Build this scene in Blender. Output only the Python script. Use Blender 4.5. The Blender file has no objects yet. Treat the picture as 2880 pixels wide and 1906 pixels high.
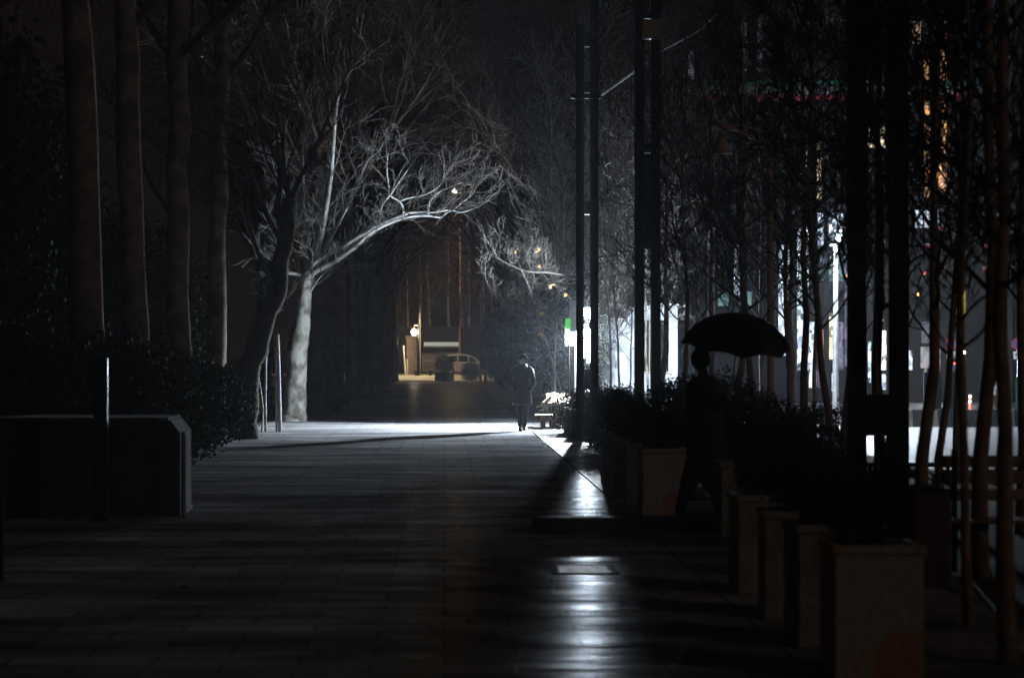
import bpy, math, random
from mathutils import Vector, Matrix
R = math.radians
scene = bpy.context.scene
COL = scene.collection

# ------------------------------------------------------------------ camera
F = 6800.0; CAMH = 1.68
cam_d = bpy.data.cameras.new('camera'); cam = bpy.data.objects.new('camera', cam_d); COL.objects.link(cam)
cam_d.sensor_width = 36.0; cam_d.lens = F / 2880 * 36.0
cam_d.clip_start = 0.1; cam_d.clip_end = 2000
cam.location = (0, 0, CAMH)
YAW = math.atan(190 / F); PITCH = math.atan(47 / F)
cam.rotation_euler = (R(90) + PITCH, 0, -YAW)
cam_d.dof.use_dof = True; cam_d.dof.focus_distance = 60.0; cam_d.dof.aperture_fstop = 2.8
scene.camera = cam
CM = Matrix.Rotation(-YAW, 3, 'Z') @ Matrix.Rotation(R(90) + PITCH, 3, 'X')

def W(px, py, Y):
    d = CM @ Vector((px - 1440.0, -(py - 953.0), -F))
    return Vector((0, 0, CAMH)) + d * (Y / d.y)
def G(px, py, z=0.0):
    d = CM @ Vector((px - 1440.0, -(py - 953.0), -F))
    return Vector((0, 0, CAMH)) + d * ((z - CAMH) / d.z)
def PXM(Y): return F / Y

# ------------------------------------------------------------------ world, faint skyglow from the town
w = bpy.data.worlds.new('World'); scene.world = w; w.use_nodes = True
nt = w.node_tree; nt.nodes.clear()
out = nt.nodes.new('ShaderNodeOutputWorld'); bg = nt.nodes.new('ShaderNodeBackground')
bg.inputs['Color'].default_value = (0.90, 0.58, 0.46, 1)
bg.inputs['Strength'].default_value = 0.0046
nt.links.new(bg.outputs[0], out.inputs[0])

sd = bpy.data.lights.new('moon_and_town_light', 'SUN'); so = bpy.data.objects.new('moon_and_town_light', sd); COL.objects.link(so)
sd.energy = 0.075; sd.angle = R(6); sd.color = (1.0, 0.80, 0.64)
so.rotation_euler = (R(72), 0, R(48))

scene.view_settings.view_transform = 'Standard'; scene.view_settings.look = 'None'
scene.view_settings.exposure = 0.0; scene.view_settings.gamma = 1.0
cy = scene.cycles
cy.use_denoising = True; cy.denoising_prefilter = 'ACCURATE'; cy.denoising_input_passes = 'RGB_ALBEDO_NORMAL'
cy.max_bounces = 5; cy.diffuse_bounces = 2; cy.glossy_bounces = 2; cy.volume_bounces = 0
cy.transparent_max_bounces = 6
cy.caustics_reflective = False; cy.caustics_refractive = False
cy.sample_clamp_indirect = 2.0

# ------------------------------------------------------------------ materials
MATS = {}
def mat(name, c, rough=0.7, c2=None, scale=6.0, bump=0.0, bscale=40.0, metal=0.0, detail=4, stretch=None, lo=0.4, hi=0.6, spec=None, trans=0.0):
    if name in MATS: return MATS[name]
    m = bpy.data.materials.new(name); m.use_nodes = True; t = m.node_tree; b = t.nodes['Principled BSDF']
    b.inputs['Roughness'].default_value = rough; b.inputs['Metallic'].default_value = metal
    if spec is not None: b.inputs['Specular IOR Level'].default_value = spec
    b.inputs['Base Color'].default_value = (*c, 1)
    tc = t.nodes.new('ShaderNodeTexCoord'); mp = t.nodes.new('ShaderNodeMapping')
    t.links.new(tc.outputs['Object'], mp.inputs[0])
    if stretch: mp.inputs['Scale'].default_value = stretch
    if c2 is None: c2 = tuple(v * 0.7 for v in c)
    n = t.nodes.new('ShaderNodeTexNoise'); n.inputs['Scale'].default_value = scale; n.inputs['Detail'].default_value = detail
    t.links.new(mp.outputs[0], n.inputs['Vector'])
    cr = t.nodes.new('ShaderNodeValToRGB'); cr.color_ramp.elements[0].position = lo; cr.color_ramp.elements[1].position = hi
    cr.color_ramp.elements[0].color = (*c, 1); cr.color_ramp.elements[1].color = (*c2, 1)
    t.links.new(n.outputs['Fac'], cr.inputs[0]); t.links.new(cr.outputs[0], b.inputs['Base Color'])
    if bump:
        nb = t.nodes.new('ShaderNodeTexNoise'); nb.inputs['Scale'].default_value = bscale; nb.inputs['Detail'].default_value = 3
        t.links.new(mp.outputs[0], nb.inputs['Vector'])
        bp = t.nodes.new('ShaderNodeBump'); bp.inputs['Strength'].default_value = bump; bp.inputs['Distance'].default_value = 0.02
        t.links.new(nb.outputs['Fac'], bp.inputs['Height']); t.links.new(bp.outputs[0], b.inputs['Normal'])
    MATS[name] = m; return m
def emit(name, c, s):
    if name in MATS: return MATS[name]
    m = bpy.data.materials.new(name); m.use_nodes = True; t = m.node_tree; b = t.nodes['Principled BSDF']
    b.inputs['Base Color'].default_value = (*c, 1); b.inputs['Emission Color'].default_value = (*c, 1); b.inputs['Emission Strength'].default_value = s
    MATS[name] = m; return m

M_bark_dark = mat('grey_bark', (0.055, 0.048, 0.042), .95, (0.032, 0.027, 0.023), 3, .8, 18)
M_bark_pale = mat('mottled_plane_bark', (0.34, 0.335, 0.31), .9, (0.13, 0.125, 0.11), 5.0, .8, 30, lo=.44, hi=.60, stretch=(1, 1, .6), detail=9, spec=.15)
M_bark_white = mat('pale_limb_bark', (0.34, 0.345, 0.345), .8, (0.14, 0.14, 0.135), 7.0, .5, 25, lo=.55, hi=.68)
M_twig = mat('twig_bark', (0.055, 0.04, 0.032), .95, (0.035, 0.025, 0.02), 2, spec=.1)
M_bark_near = mat('brown_grey_bark', (0.26, 0.20, 0.16), .95, (0.13, 0.10, 0.08), 3, .8, 14, spec=.1)
M_twig_pale = mat('pale_twig_bark', (0.20, 0.19, 0.18), .9, (0.11, 0.10, 0.09), 2)
M_leaf = mat('evergreen_leaf', (0.03, 0.04, 0.022), .85, (0.045, 0.05, 0.028), 3, lo=.3, hi=.7, spec=.12)
M_leaf_dry = mat('dry_hedge_leaf', (0.045, 0.036, 0.025), .9, (0.02, 0.022, 0.015), 5, lo=.35, hi=.65, spec=.1)
M_leaf_dead = mat('dead_leaf', (0.42, 0.24, 0.08), .8)
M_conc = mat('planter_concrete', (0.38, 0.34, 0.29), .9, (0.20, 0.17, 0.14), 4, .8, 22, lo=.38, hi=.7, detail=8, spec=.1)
M_conc_red_shadow = mat('planter_concrete_red_shadow', (0.38, 0.35, 0.30), .9, (0.42, 0.21, 0.15), 2.6, .8, 22, lo=.50, hi=.56, detail=7, spec=.1)  # reddish patches are cast shadow put into the concrete colour
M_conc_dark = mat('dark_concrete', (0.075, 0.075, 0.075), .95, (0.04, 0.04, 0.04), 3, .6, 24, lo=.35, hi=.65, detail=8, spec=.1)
M_soil = mat('soil', (0.06, 0.048, 0.038), .95, (0.04, 0.032, 0.025), 4, .9, 12)
M_iron = mat('dark_painted_iron', (0.016, 0.019, 0.021), .7, (0.010, 0.012, 0.014), 5, spec=.15)
M_steel = mat('dull_steel', (0.5, 0.5, 0.52), .28, metal=.9, c2=(.4, .4, .42))
M_white = mat('white_panel', (0.75, 0.77, 0.8), .5, (0.62, 0.65, 0.7), 1.5)
M_cloth_w = mat('white_cloth', (0.8, 0.8, 0.82), .8, (.7, .7, .73), 5)
M_wood = mat('pale_sawn_wood', (0.50, 0.36, 0.22), .7, (0.36, 0.25, 0.15), 3, .3, 20, stretch=(1, 1, 12))
M_black = mat('black_fabric', (0.010, 0.011, 0.013), .8, (0.016, 0.016, 0.018), 20, .3, 60, spec=.1)
M_puffer = mat('glossy_black_puffer_cloth', (0.007, 0.009, 0.010), .33, (0.009, 0.011, 0.012), 12, .3, 25, spec=.15)
M_skin = mat('skin', (0.42, 0.26, 0.19), .55, (0.38, 0.22, 0.16), 12)
M_mask = mat('face_mask_cloth', (0.85, 0.9, 0.9), .8, (.5, .57, .58), 8)
M_hair = mat('dark_hair', (0.02, 0.015, 0.012), .5)
M_red = mat('red_paint', (0.55, 0.04, 0.03), .5, (.45, .03, .03), 5)
M_blue = mat('blue_paint', (0.02, 0.14, 0.55), .5, (.02, .12, .45), 5)
M_green = mat('green_paint', (0.008, 0.06, 0.03), .6, (.006, .05, .025), 5)
M_gsign = mat('bright_green_panel', (0.05, 0.62, 0.08), .5, (.04, .5, .07), 5)
M_yellow = mat('yellow_paint', (0.75, 0.50, 0.05), .5, (.65, .42, .04), 5)
M_signw = mat('white_sign_paint', (0.8, 0.78, 0.72), .5, (.72, .7, .65), 5)
M_beige = mat('beige_metal', (0.42, 0.34, 0.25), .6, (.36, .28, .2), 5)
M_navy = mat('navy_tarpaulin', (0.006, 0.009, 0.02), .9, (.004, .006, .014), 3, .5, 8)
M_tyre = mat('tyre_rubber', (0.015, 0.015, 0.015), .8)
M_glass = mat('dark_glass', (0.015, 0.02, 0.02), .08, spec=.8)
M_carpaint = mat('pale_car_paint', (0.50, 0.48, 0.42), .3, (.46, .44, .38), 2)
M_asphalt = mat('asphalt', (0.11, 0.11, 0.115), .5, (0.08, 0.08, 0.085), 8, .5, 60)
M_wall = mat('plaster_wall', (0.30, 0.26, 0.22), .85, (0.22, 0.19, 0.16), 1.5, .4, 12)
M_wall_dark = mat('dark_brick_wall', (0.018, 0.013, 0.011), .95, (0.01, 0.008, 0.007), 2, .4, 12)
M_shutter = mat('grey_roller_shutter', (0.33, 0.32, 0.34), .5, (.25, .24, .26), 3)

GLO = .017
def paving_mat(name='worn_paving_slabs', c1=(.44, .455, .48), c2=(.29, .30, .32), low=.38):
    m = bpy.data.materials.new(name); m.use_nodes = True; t = m.node_tree; b = t.nodes['Principled BSDF']; L = t.links
    tc = t.nodes.new('ShaderNodeTexCoord')
    br = t.nodes.new('ShaderNodeTexBrick'); br.inputs['Scale'].default_value = 1.0
    br.inputs['Brick Width'].default_value = .8; br.inputs['Row Height'].default_value = .4; br.inputs['Mortar Size'].default_value = .012
    br.inputs['Color1'].default_value = (*c1, 1); br.inputs['Color2'].default_value = (*c2, 1); br.inputs['Mortar'].default_value = tuple(v * .62 for v in c2) + (1,)
    br.inputs['Bias'].default_value = 0.0; br.inputs['Mortar Smooth'].default_value = .2
    L.new(tc.outputs['Object'], br.inputs['Vector'])
    n = t.nodes.new('ShaderNodeTexNoise'); n.inputs['Scale'].default_value = .55; n.inputs['Detail'].default_value = 6; n.inputs['Roughness'].default_value = .62
    mpn = t.nodes.new('ShaderNodeMapping'); mpn.inputs['Scale'].default_value = (.45, 1.5, 1); L.new(tc.outputs['Object'], mpn.inputs[0]); L.new(mpn.outputs[0], n.inputs['Vector'])
    cr = t.nodes.new('ShaderNodeValToRGB'); cr.color_ramp.elements[0].position = .36; cr.color_ramp.elements[1].position = .66
    cr.color_ramp.elements[0].color = (low, low, low, 1); cr.color_ramp.elements[1].color = (1.2, 1.2, 1.2, 1)
    L.new(n.outputs['Fac'], cr.inputs[0])
    mx = t.nodes.new('ShaderNodeMix'); mx.data_type = 'RGBA'; mx.blend_type = 'MULTIPLY'; mx.inputs['Factor'].default_value = 1
    L.new(br.outputs['Color'], mx.inputs['A']); L.new(cr.outputs[0], mx.inputs['B']); L.new(mx.outputs['Result'], b.inputs['Base Color'])
    r = t.nodes.new('ShaderNodeMapRange'); r.inputs['From Min'].default_value = .3; r.inputs['From Max'].default_value = .7
    r.inputs['To Min'].default_value = .20; r.inputs['To Max'].default_value = .32
    L.new(n.outputs['Fac'], r.inputs['Value']); L.new(r.outputs[0], b.inputs['Roughness'])
    # slab undulation, slab tilt and joints
    n2 = t.nodes.new('ShaderNodeTexNoise'); n2.inputs['Scale'].default_value = 1.1; n2.inputs['Detail'].default_value = 3
    n3 = t.nodes.new('ShaderNodeTexNoise'); n3.inputs['Scale'].default_value = 45; n3.inputs['Detail'].default_value = 2
    L.new(tc.outputs['Object'], n3.inputs['Vector'])
    mp = t.nodes.new('ShaderNodeMapping'); mp.inputs['Scale'].default_value = (.35, 1.3, 1); L.new(tc.outputs['Object'], mp.inputs[0]); L.new(mp.outputs[0], n2.inputs['Vector'])
    n4 = t.nodes.new('ShaderNodeTexNoise'); n4.inputs['Scale'].default_value = 1.7; n4.inputs['Detail'].default_value = 5
    L.new(mp.outputs[0], n4.inputs['Vector'])
    b1 = t.nodes.new('ShaderNodeBump'); b1.inputs['Strength'].default_value = 1; b1.inputs['Distance'].default_value = .05
    L.new(n2.outputs['Fac'], b1.inputs['Height'])
    b2 = t.nodes.new('ShaderNodeBump'); b2.inputs['Strength'].default_value = .2; b2.inputs['Distance'].default_value = .003
    b2.invert = True
    L.new(br.outputs['Fac'], b2.inputs['Height']); L.new(b1.outputs[0], b2.inputs['Normal'])
    b3 = t.nodes.new('ShaderNodeBump'); b3.inputs['Strength'].default_value = .35; b3.inputs['Distance'].default_value = .002
    L.new(n3.outputs['Fac'], b3.inputs['Height']); L.new(b2.outputs[0], b3.inputs['Normal'])
    L.new(b3.outputs[0], b.inputs['Normal'])
    b.inputs['Specular IOR Level'].default_value = 0.0; b.inputs['Roughness'].default_value = 1
    gl = t.nodes.new('ShaderNodeBsdfGlossy'); gl.inputs['Color'].default_value = (.8, .85, .9, 1); L.new(r.outputs[0], gl.inputs['Roughness']); L.new(b3.outputs[0], gl.inputs['Normal'])
    fr = t.nodes.new('ShaderNodeMapRange'); fr.inputs['From Min'].default_value = .35; fr.inputs['From Max'].default_value = .65
    fr.inputs['To Min'].default_value = GLO * 1.7; fr.inputs['To Max'].default_value = GLO * .4
    L.new(n4.outputs['Fac'], fr.inputs['Value'])
    ms = t.nodes.new('ShaderNodeMixShader'); L.new(fr.outputs[0], ms.inputs[0]); L.new(b.outputs[0], ms.inputs[1]); L.new(gl.outputs[0], ms.inputs[2])
    L.new(ms.outputs[0], t.nodes['Material Output'].inputs['Surface'])
    return m
def rubble_mat():
    m = bpy.data.materials.new('rough_stone_setts'); m.use_nodes = True; t = m.node_tree; b = t.nodes['Principled BSDF']; L = t.links
    tc = t.nodes.new('ShaderNodeTexCoord')
    v = t.nodes.new('ShaderNodeTexVoronoi'); v.feature = 'DISTANCE_TO_EDGE'; v.inputs['Scale'].default_value = 2.6
    v2 = t.nodes.new('ShaderNodeTexVoronoi'); v2.inputs['Scale'].default_value = 2.6
    L.new(tc.outputs['Object'], v.inputs['Vector']); L.new(tc.outputs['Object'], v2.inputs['Vector'])
    cr = t.nodes.new('ShaderNodeValToRGB'); cr.color_ramp.elements[0].position = .03; cr.color_ramp.elements[1].position = .12
    cr.color_ramp.elements[0].color = (.02, .02, .02, 1); cr.color_ramp.elements[1].color = (.10, .105, .11, 1)
    L.new(v.outputs['Distance'], cr.inputs[0])
    cr2 = t.nodes.new('ShaderNodeValToRGB'); cr2.color_ramp.elements[0].color = (.45, .45, .45, 1); cr2.color_ramp.elements[1].color = (1, 1, 1, 1)
    L.new(v2.outputs['Color'], cr2.inputs[0])
    mx = t.nodes.new('ShaderNodeMix'); mx.data_type = 'RGBA'; mx.blend_type = 'MULTIPLY'; mx.inputs['Factor'].default_value = 1
    L.new(cr.outputs[0], mx.inputs['A']); L.new(cr2.outputs[0], mx.inputs['B']); L.new(mx.outputs['Result'], b.inputs['Base Color'])
    b.inputs['Roughness'].default_value = .6; b.inputs['Specular IOR Level'].default_value = .12
    bp = t.nodes.new('ShaderNodeBump'); bp.inputs['Strength'].default_value = 1; bp.inputs['Distance'].default_value = .03
    L.new(cr.outputs[0], bp.inputs['Height'])
    n = t.nodes.new('ShaderNodeTexNoise'); n.inputs['Scale'].default_value = 4
    L.new(tc.outputs['Object'], n.inputs['Vector'])
    bp2 = t.nodes.new('ShaderNodeBump'); bp2.inputs['Strength'].default_value = 1; bp2.inputs['Distance'].default_value = .05
    L.new(n.outputs['Fac'], bp2.inputs['Height']); L.new(bp.outputs[0], bp2.inputs['Normal']); L.new(bp2.outputs[0], b.inputs['Normal'])
    return m

# ------------------------------------------------------------------ mesh builder
class MB:
    def __init__(s): s.v = []; s.f = []
    def box(s, x0, x1, y0, y1, z0, z1, bev=0.0):
        if bev:
            o = len(s.v); b = bev
            for z, i in ((z0, b), (z0 + b, 0), (z1 - b, 0), (z1, b)):
                X0, X1, Y0, Y1 = x0 + i, x1 - i, y0 + i, y1 - i
                c = b if i == 0 else b * .5
                s.v += [(X0 + c, Y0, z), (X1 - c, Y0, z), (X1, Y0 + c, z), (X1, Y1 - c, z), (X1 - c, Y1, z), (X0 + c, Y1, z), (X0, Y1 - c, z), (X0, Y0 + c, z)]
            for k in range(3):
                for j in range(8):
                    a = o + k * 8 + j; bb = o + k * 8 + (j + 1) % 8
                    s.f.append((a, bb, bb + 8, a + 8))
            s.f.append(tuple(o + j for j in reversed(range(8)))); s.f.append(tuple(o + 24 + j for j in range(8)))
            return s
        o = len(s.v)
        s.v += [(x0, y0, z0), (x1, y0, z0), (x1, y1, z0), (x0, y1, z0), (x0, y0, z1), (x1, y0, z1), (x1, y1, z1), (x0, y1, z1)]
        s.f += [tuple(o + i for i in q) for q in ((3, 2, 1, 0), (4, 5, 6, 7), (0, 1, 5, 4), (1, 2, 6, 5), (2, 3, 7, 6), (3, 0, 4, 7))]
        return s
    def obox(s, c, u, v, n, hu, hv, hn):
        o = len(s.v); c = Vector(c)
        for k in (-1, 1):
            for a, b in ((-1, -1), (1, -1), (1, 1), (-1, 1)):
                s.v.append(tuple(c + u * (a * hu) + v * (b * hv) + n * (k * hn)))
        s.f += [tuple(o + i for i in q) for q in ((3, 2, 1, 0), (4, 5, 6, 7), (0, 1, 5, 4), (1, 2, 6, 5), (2, 3, 7, 6), (3, 0, 4, 7))]
        return s
    def tube(s, pts, rad, n=6, cap=True):
        pts = [Vector(p) for p in pts]; k = len(pts)
        if not hasattr(rad, '__len__'): rad = [rad] * k
        t0 = (pts[1] - pts[0]).normalized()
        a = Vector((0, 0, 1)) if abs(t0.z) < .9 else Vector((1, 0, 0))
        u = t0.cross(a).normalized(); o = len(s.v)
        cs = [(math.cos(2 * math.pi * j / n), math.sin(2 * math.pi * j / n)) for j in range(n)]
        for i, p in enumerate(pts):
            t = (pts[min(i + 1, k - 1)] - pts[max(i - 1, 0)])
            t = t.normalized() if t.length > 1e-9 else t0
            u = (u - t * u.dot(t)).normalized(); w_ = t.cross(u); r = rad[i]
            for c, q in cs: s.v.append(tuple(p + u * (r * c) + w_ * (r * q)))
        for i in range(k - 1):
            for j in range(n):
                a0 = o + i * n + j; b0 = o + i * n + (j + 1) % n
                s.f.append((a0, b0, b0 + n, a0 + n))
        if cap:
            s.f.append(tuple(o + j for j in reversed(range(n)))); s.f.append(tuple(o + (k - 1) * n + j for j in range(n)))
        return s
    def loft(s, secs, n=20, cap=True, wob=None):
        """secs: (cx, cy, cz, rx, ry)"""
        o = len(s.v)
        for i, (cx, cy_, cz, rx, ry) in enumerate(secs):
            for j in range(n):
                a = 2 * math.pi * j / n; q = 1 + (wob(i, a) if wob else 0)
                s.v.append((cx + rx * q * math.cos(a), cy_ + ry * q * math.sin(a), cz))
        for i in range(len(secs) - 1):
            for j in range(n):
                a0 = o + i * n + j; b0 = o + i * n + (j + 1) % n
                s.f.append((a0, b0, b0 + n, a0 + n))
        if cap:
            s.f.append(tuple(o + j for j in reversed(range(n)))); s.f.append(tuple(o + (len(secs) - 1) * n + j for j in range(n)))
        return s
    def ball(s, c, rx, ry=None, rz=None, n=12, m=8):
        ry = ry or rx; rz = rz or rx
        secs = []
        for i in range(m + 1):
            a = -math.pi / 2 + math.pi * i / m
            secs.append((c[0], c[1], c[2] + rz * math.sin(a), max(rx * math.cos(a), rx * .02), max(ry * math.cos(a), ry * .02)))
        return s.loft(secs, n)
    def disc(s, c, r, n=24, th=.01, ax='y'):
        c = Vector(c); d = Vector((0, th / 2, 0)) if ax == 'y' else Vector((th / 2, 0, 0))
        return s.tube([c - d, c + d], r, n)
    def prism(s, prof, x0, x1, ax='y'):
        """profile (a,b) extruded; ax 'y': profile in x,z ; ax 'x': profile in y,z"""
        o = len(s.v); n = len(prof)
        for q in (x0, x1):
            for a, b in prof: s.v.append((a, q, b) if ax == 'y' else (q, a, b))
        for j in range(n): s.f.append((o + j, o + (j + 1) % n, o + n + (j + 1) % n, o + n + j))
        s.f.append(tuple(o + j for j in reversed(range(n)))); s.f.append(tuple(o + n + j for j in range(n)))
        return s
    def leafquad(s, p, size, rng, up=.0):
        d = Vector((rng.gauss(0, 1), rng.gauss(0, 1), rng.gauss(0, 1) + up)).normalized()
        e = d.cross(Vector((rng.gauss(0, 1), rng.gauss(0, 1), rng.gauss(0, 1)))).normalized()
        o = len(s.v); p = Vector(p); l = size * rng.uniform(.7, 1.3); h = l * .32
        s.v += [tuple(p), tuple(p + d * (l * .5) + e * h), tuple(p + d * l), tuple(p + d * (l * .5) - e * h)]
        s.f.append((o, o + 1, o + 2, o + 3))

def box_px(mb, x0, x1, y0, y1, Y, dep, ground=False, bev=.0):
    a = W(x0, y1, Y); b = W(x1, y0, Y); mb.box(a.x, b.x, Y, Y + dep, -.02 if ground else a.z, b.z, bev); return mb
def link(name, data=None):
    o = bpy.data.objects.new(name, data); COL.objects.link(o); return o
def part(name, mb, m, parent=None, local=False, smooth=False, label=None):
    me = bpy.data.meshes.new(name); v = mb.v
    if parent is not None and not local:
        L = Vector((0, 0, 0)); q = parent
        while q is not None: L += q.location; q = q.parent
        v = [(a - L.x, b - L.y, c - L.z) for a, b, c in mb.v]
    me.from_pydata(v, [], mb.f); me.update()
    if smooth: me.polygons.foreach_set('use_smooth', [True] * len(me.polygons))
    me.materials.append(m)
    o = link(name, me); o.parent = parent
    if label: o['label'] = label
    return o
def thing(name, loc, label, cat, group=None):
    o = link(name); o.location = loc; o['label'] = label; o['category'] = cat
    if group: o['group'] = group
    o.empty_display_size = .1
    return o
def tag(o, label, cat, group=None):
    o['label'] = label; o['category'] = cat
    if group: o['group'] = group
    return o
def struct(name, mb, m, kind='structure'):
    o = part(name, mb, m); o['kind'] = kind; return o
def copy_tree(o, parent=None):
    c = o.copy(); COL.objects.link(c); c.parent = parent
    for ch in list(o.children): copy_tree(ch, c)
    return c
def put(proto, used, loc, rz, sc, label, group):
    if proto.name in used: o = copy_tree(proto)
    else: o = proto; used.add(proto.name)
    o.location = loc; o.rotation_euler = (0, 0, rz); o.scale = (sc, sc, sc)
    o['label'] = label
    if group: o['group'] = group
    return o
def smooth_mod(o, bevel=0.0, sub=0):
    if bevel:
        b = o.modifiers.new('bevel', 'BEVEL'); b.width = bevel; b.segments = 2
    if sub:
        s_ = o.modifiers.new('sub', 'SUBSURF'); s_.levels = sub; s_.render_levels = sub
ORD = 'first second third fourth fifth sixth seventh eighth ninth tenth eleventh twelfth thirteenth fourteenth fifteenth sixteenth seventeenth eighteenth nineteenth twentieth'.split()

# ------------------------------------------------------------------ setting: ground
Z0 = 0.0
struct('ground', MB().box(-400, 400, -30, 900, -.5, -.02), M_soil)
PAVE = paving_mat()
pv = part('path', MB().box(-4.45, 1.93, -6, 53.6, -.03, 0.0), PAVE); pv['kind'] = 'structure'
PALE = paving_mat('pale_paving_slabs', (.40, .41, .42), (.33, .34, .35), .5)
pv = part('pale_path_band', MB().box(-4.45, 1.93, 53.61, 65.0, -.03, 0.002), PALE); pv['kind'] = 'structure'  # stretch of the path with paler, more even slab colours
pv = part('far_path', MB().box(-4.45, 1.93, 65.01, 161, -.03, 0.0), PAVE); pv['kind'] = 'structure'
pv2 = part('stone_path_edging', MB().box(1.945, 3.6, 28, 60.5, -.03, .012), rubble_mat()); pv2['kind'] = 'structure'
pv3 = part('side_pavement', MB().box(1.945, 3.6, -6, 27.98, -.03, .004), PAVE); pv3['kind'] = 'structure'
struct('path_joint_strip', MB().box(1.931, 1.944, -6, 60, -.03, -.006), M_conc_dark)
struct('road', MB().box(6.72, 60, -20, 300, -.04, -.008), M_asphalt)
struct('road_kerb', MB().box(6.5, 6.7, -20, 54, -.1, .12, .01), M_conc)
struct('far_street', MB().box(-40, 40, 163.2, 184, -.1, .34), mat('worn_concrete_street', (.26, .25, .21), .8, (.18, .17, .15), 1.0, .3, 10))
struct('far_pavement', MB().prism([(161.02, -.1), (161.02, .05), (163.19, .355), (163.19, -.1)], -8, 8, 'x'), mat('pale_pavement', (.46, .46, .38), .75, (.36, .36, .3), 2))
kb = MB()
for i in range(17): kb.box(-8.02 + i * 1.0, -7.98 + i * 1.0, 161.0, 161.018, -.1, .045)
struct('far_kerb_joints', kb, M_conc_dark)

# ------------------------------------------------------------------ lamps
LP = W(1651, 935, 57.0)
t = thing('hanging_lamp', W(1650, 935, 57.0), 'blazing white bulb hanging on a wire, seen between the twin posts', 'lamp')
part('bulb', MB().ball(LP, .085, .085, .10, 14, 10), emit('white_lamp_glow', (.80, .90, 1.0), 34000.0), t, smooth=True)
part('lamp_socket', MB().tube([LP + Vector((0, 0, .09)), LP + Vector((0, 0, .17))], [.03, .022], 10), M_iron, t)
part('lamp_wire', MB().tube([LP + Vector((0, 0, .17)), LP + Vector((0, 0, .62))], .006, 6), M_iron, t)

# board added just behind the lamp to keep light off the far path
t = thing('light_baffle_board', (LP.x - .3, LP.y + .5, 1.9), 'small dark board added just behind the blazing bulb to shade the far path', 'sign')
A = Vector((LP.x - .50, LP.y + .33, 0)); B = Vector((LP.x + .05, LP.y + .62, 0)); u = (B - A).normalized(); n_ = Vector((-u.y, u.x, 0)); zz = Vector((0, 0, 1))
part('board', MB().obox(((A + B) / 2 + zz * (LP.z - .05)), u, zz, n_, (B - A).length / 2, .25, .012), mat('dark_baffle_board', (.035, .04, .04), .7), t)
part('hanging_rod', MB().tube([A + u * .3 + zz * (LP.z + .12), A + u * .3 + zz * (LP.z + .62)], .008, 6), M_iron, t)

gc = W(1600, 911, 56.0); t = thing('green_sign', (gc.x, 56.0, 0), 'small bright green sign on a slim pole, just left of the twin posts', 'sign')
part('panel', box_px(MB(), 1590, 1605, 895, 926, 56.0, .04), emit('emissive_green_sign_face', (.06, .75, .05), .45), t)  # panel face emits its own green
part('pole', MB().tube([(gc.x, 56.06, 0), (gc.x, 56.06, gc.z)], .02, 8), M_iron, t)
t = thing('light_baffle_flap', (LP.x - .3, LP.y - .3, LP.z + .3), 'white cloth flap left of the bulb under the awning, shaped to block its light', 'baffle')  # cloth flap widened and shaped to keep lamp light off the left trees
mb = MB(); n = 14
for rr_ in (.42, .425):
    for z in (LP.z + .012, LP.z + .75):
        for i in range(n + 1):
            a = R(186 + 69 * i / n); q = rr_ + .012 * math.sin(i * 1.9); mb.v.append((LP.x + q * math.cos(a), LP.y + q * math.sin(a), z + (.02 * math.sin(i * 1.3) * 0)))
for k in (0, 2 * (n + 1)):
    for i in range(n): mb.f.append((k + i, k + i + 1, k + i + n + 2, k + i + n + 1))
part('cloth', mb, mat('dense_white_cloth', (.7, .72, .75), .8), t, smooth=True)
# ------------------------------------------------------------------ trees
def grow(mb, p, d, L, r, lvl, mx, rng, kids, ang=(25, 55), up=.12, jit=.16, ratio=(.45, .7), sides=4, rmin=.0045, start=.25):
    n = 5 if lvl < mx else 3
    pts = [p.copy()]; dd = d.normalized(); seg = L / n; dirs = [dd.copy()]
    for i in range(n):
        dd = (dd + Vector((rng.gauss(0, jit), rng.gauss(0, jit), rng.gauss(0, jit) + up)) * .6).normalized()
        pts.append(pts[-1] + dd * seg); dirs.append(dd.copy())
    rad = [max(rmin, r * (1 - .75 * i / n)) for i in range(n + 1)]
    mb.tube(pts, rad, sides if lvl < 2 else 3, cap=False)
    if lvl >= mx: return
    k = kids[lvl]
    for c in range(k):
        t_ = start + (1 - start) * (c + rng.random()) / k
        f = min(t_ * n, n - .01); i = int(f); q = pts[i].lerp(pts[i + 1], f - i); dd = dirs[i + 1]
        a = R(rng.uniform(*ang)); ax = dd.cross(Vector((rng.gauss(0, 1), rng.gauss(0, 1), rng.gauss(0, 1)))).normalized()
        nd = Matrix.Rotation(a, 3, ax) @ dd
        grow(mb, q, nd, L * rng.uniform(*ratio), max(rmin, r * (1 - .7 * t_) * .55), lvl + 1, mx, rng, kids, ang, up, jit, ratio, sides, rmin, start)

def lumpy_trunk(mb, pts, rad, rng, n=14, sub=4, jj=.022):
    P, Q = [], []
    for i in range(len(pts) - 1):
        for k in range(sub):
            t_ = k / sub; P.append(Vector(pts[i]).lerp(Vector(pts[i + 1]), t_) + Vector((rng.gauss(0, jj), rng.gauss(0, jj), 0)))
            Q.append((rad[i] * (1 - t_) + rad[i + 1] * t_) * rng.uniform(1 - jj * 3.5, 1 + jj * 4))
    P.append(Vector(pts[-1])); Q.append(rad[-1])
    mb.tube(P, Q, n)

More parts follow.
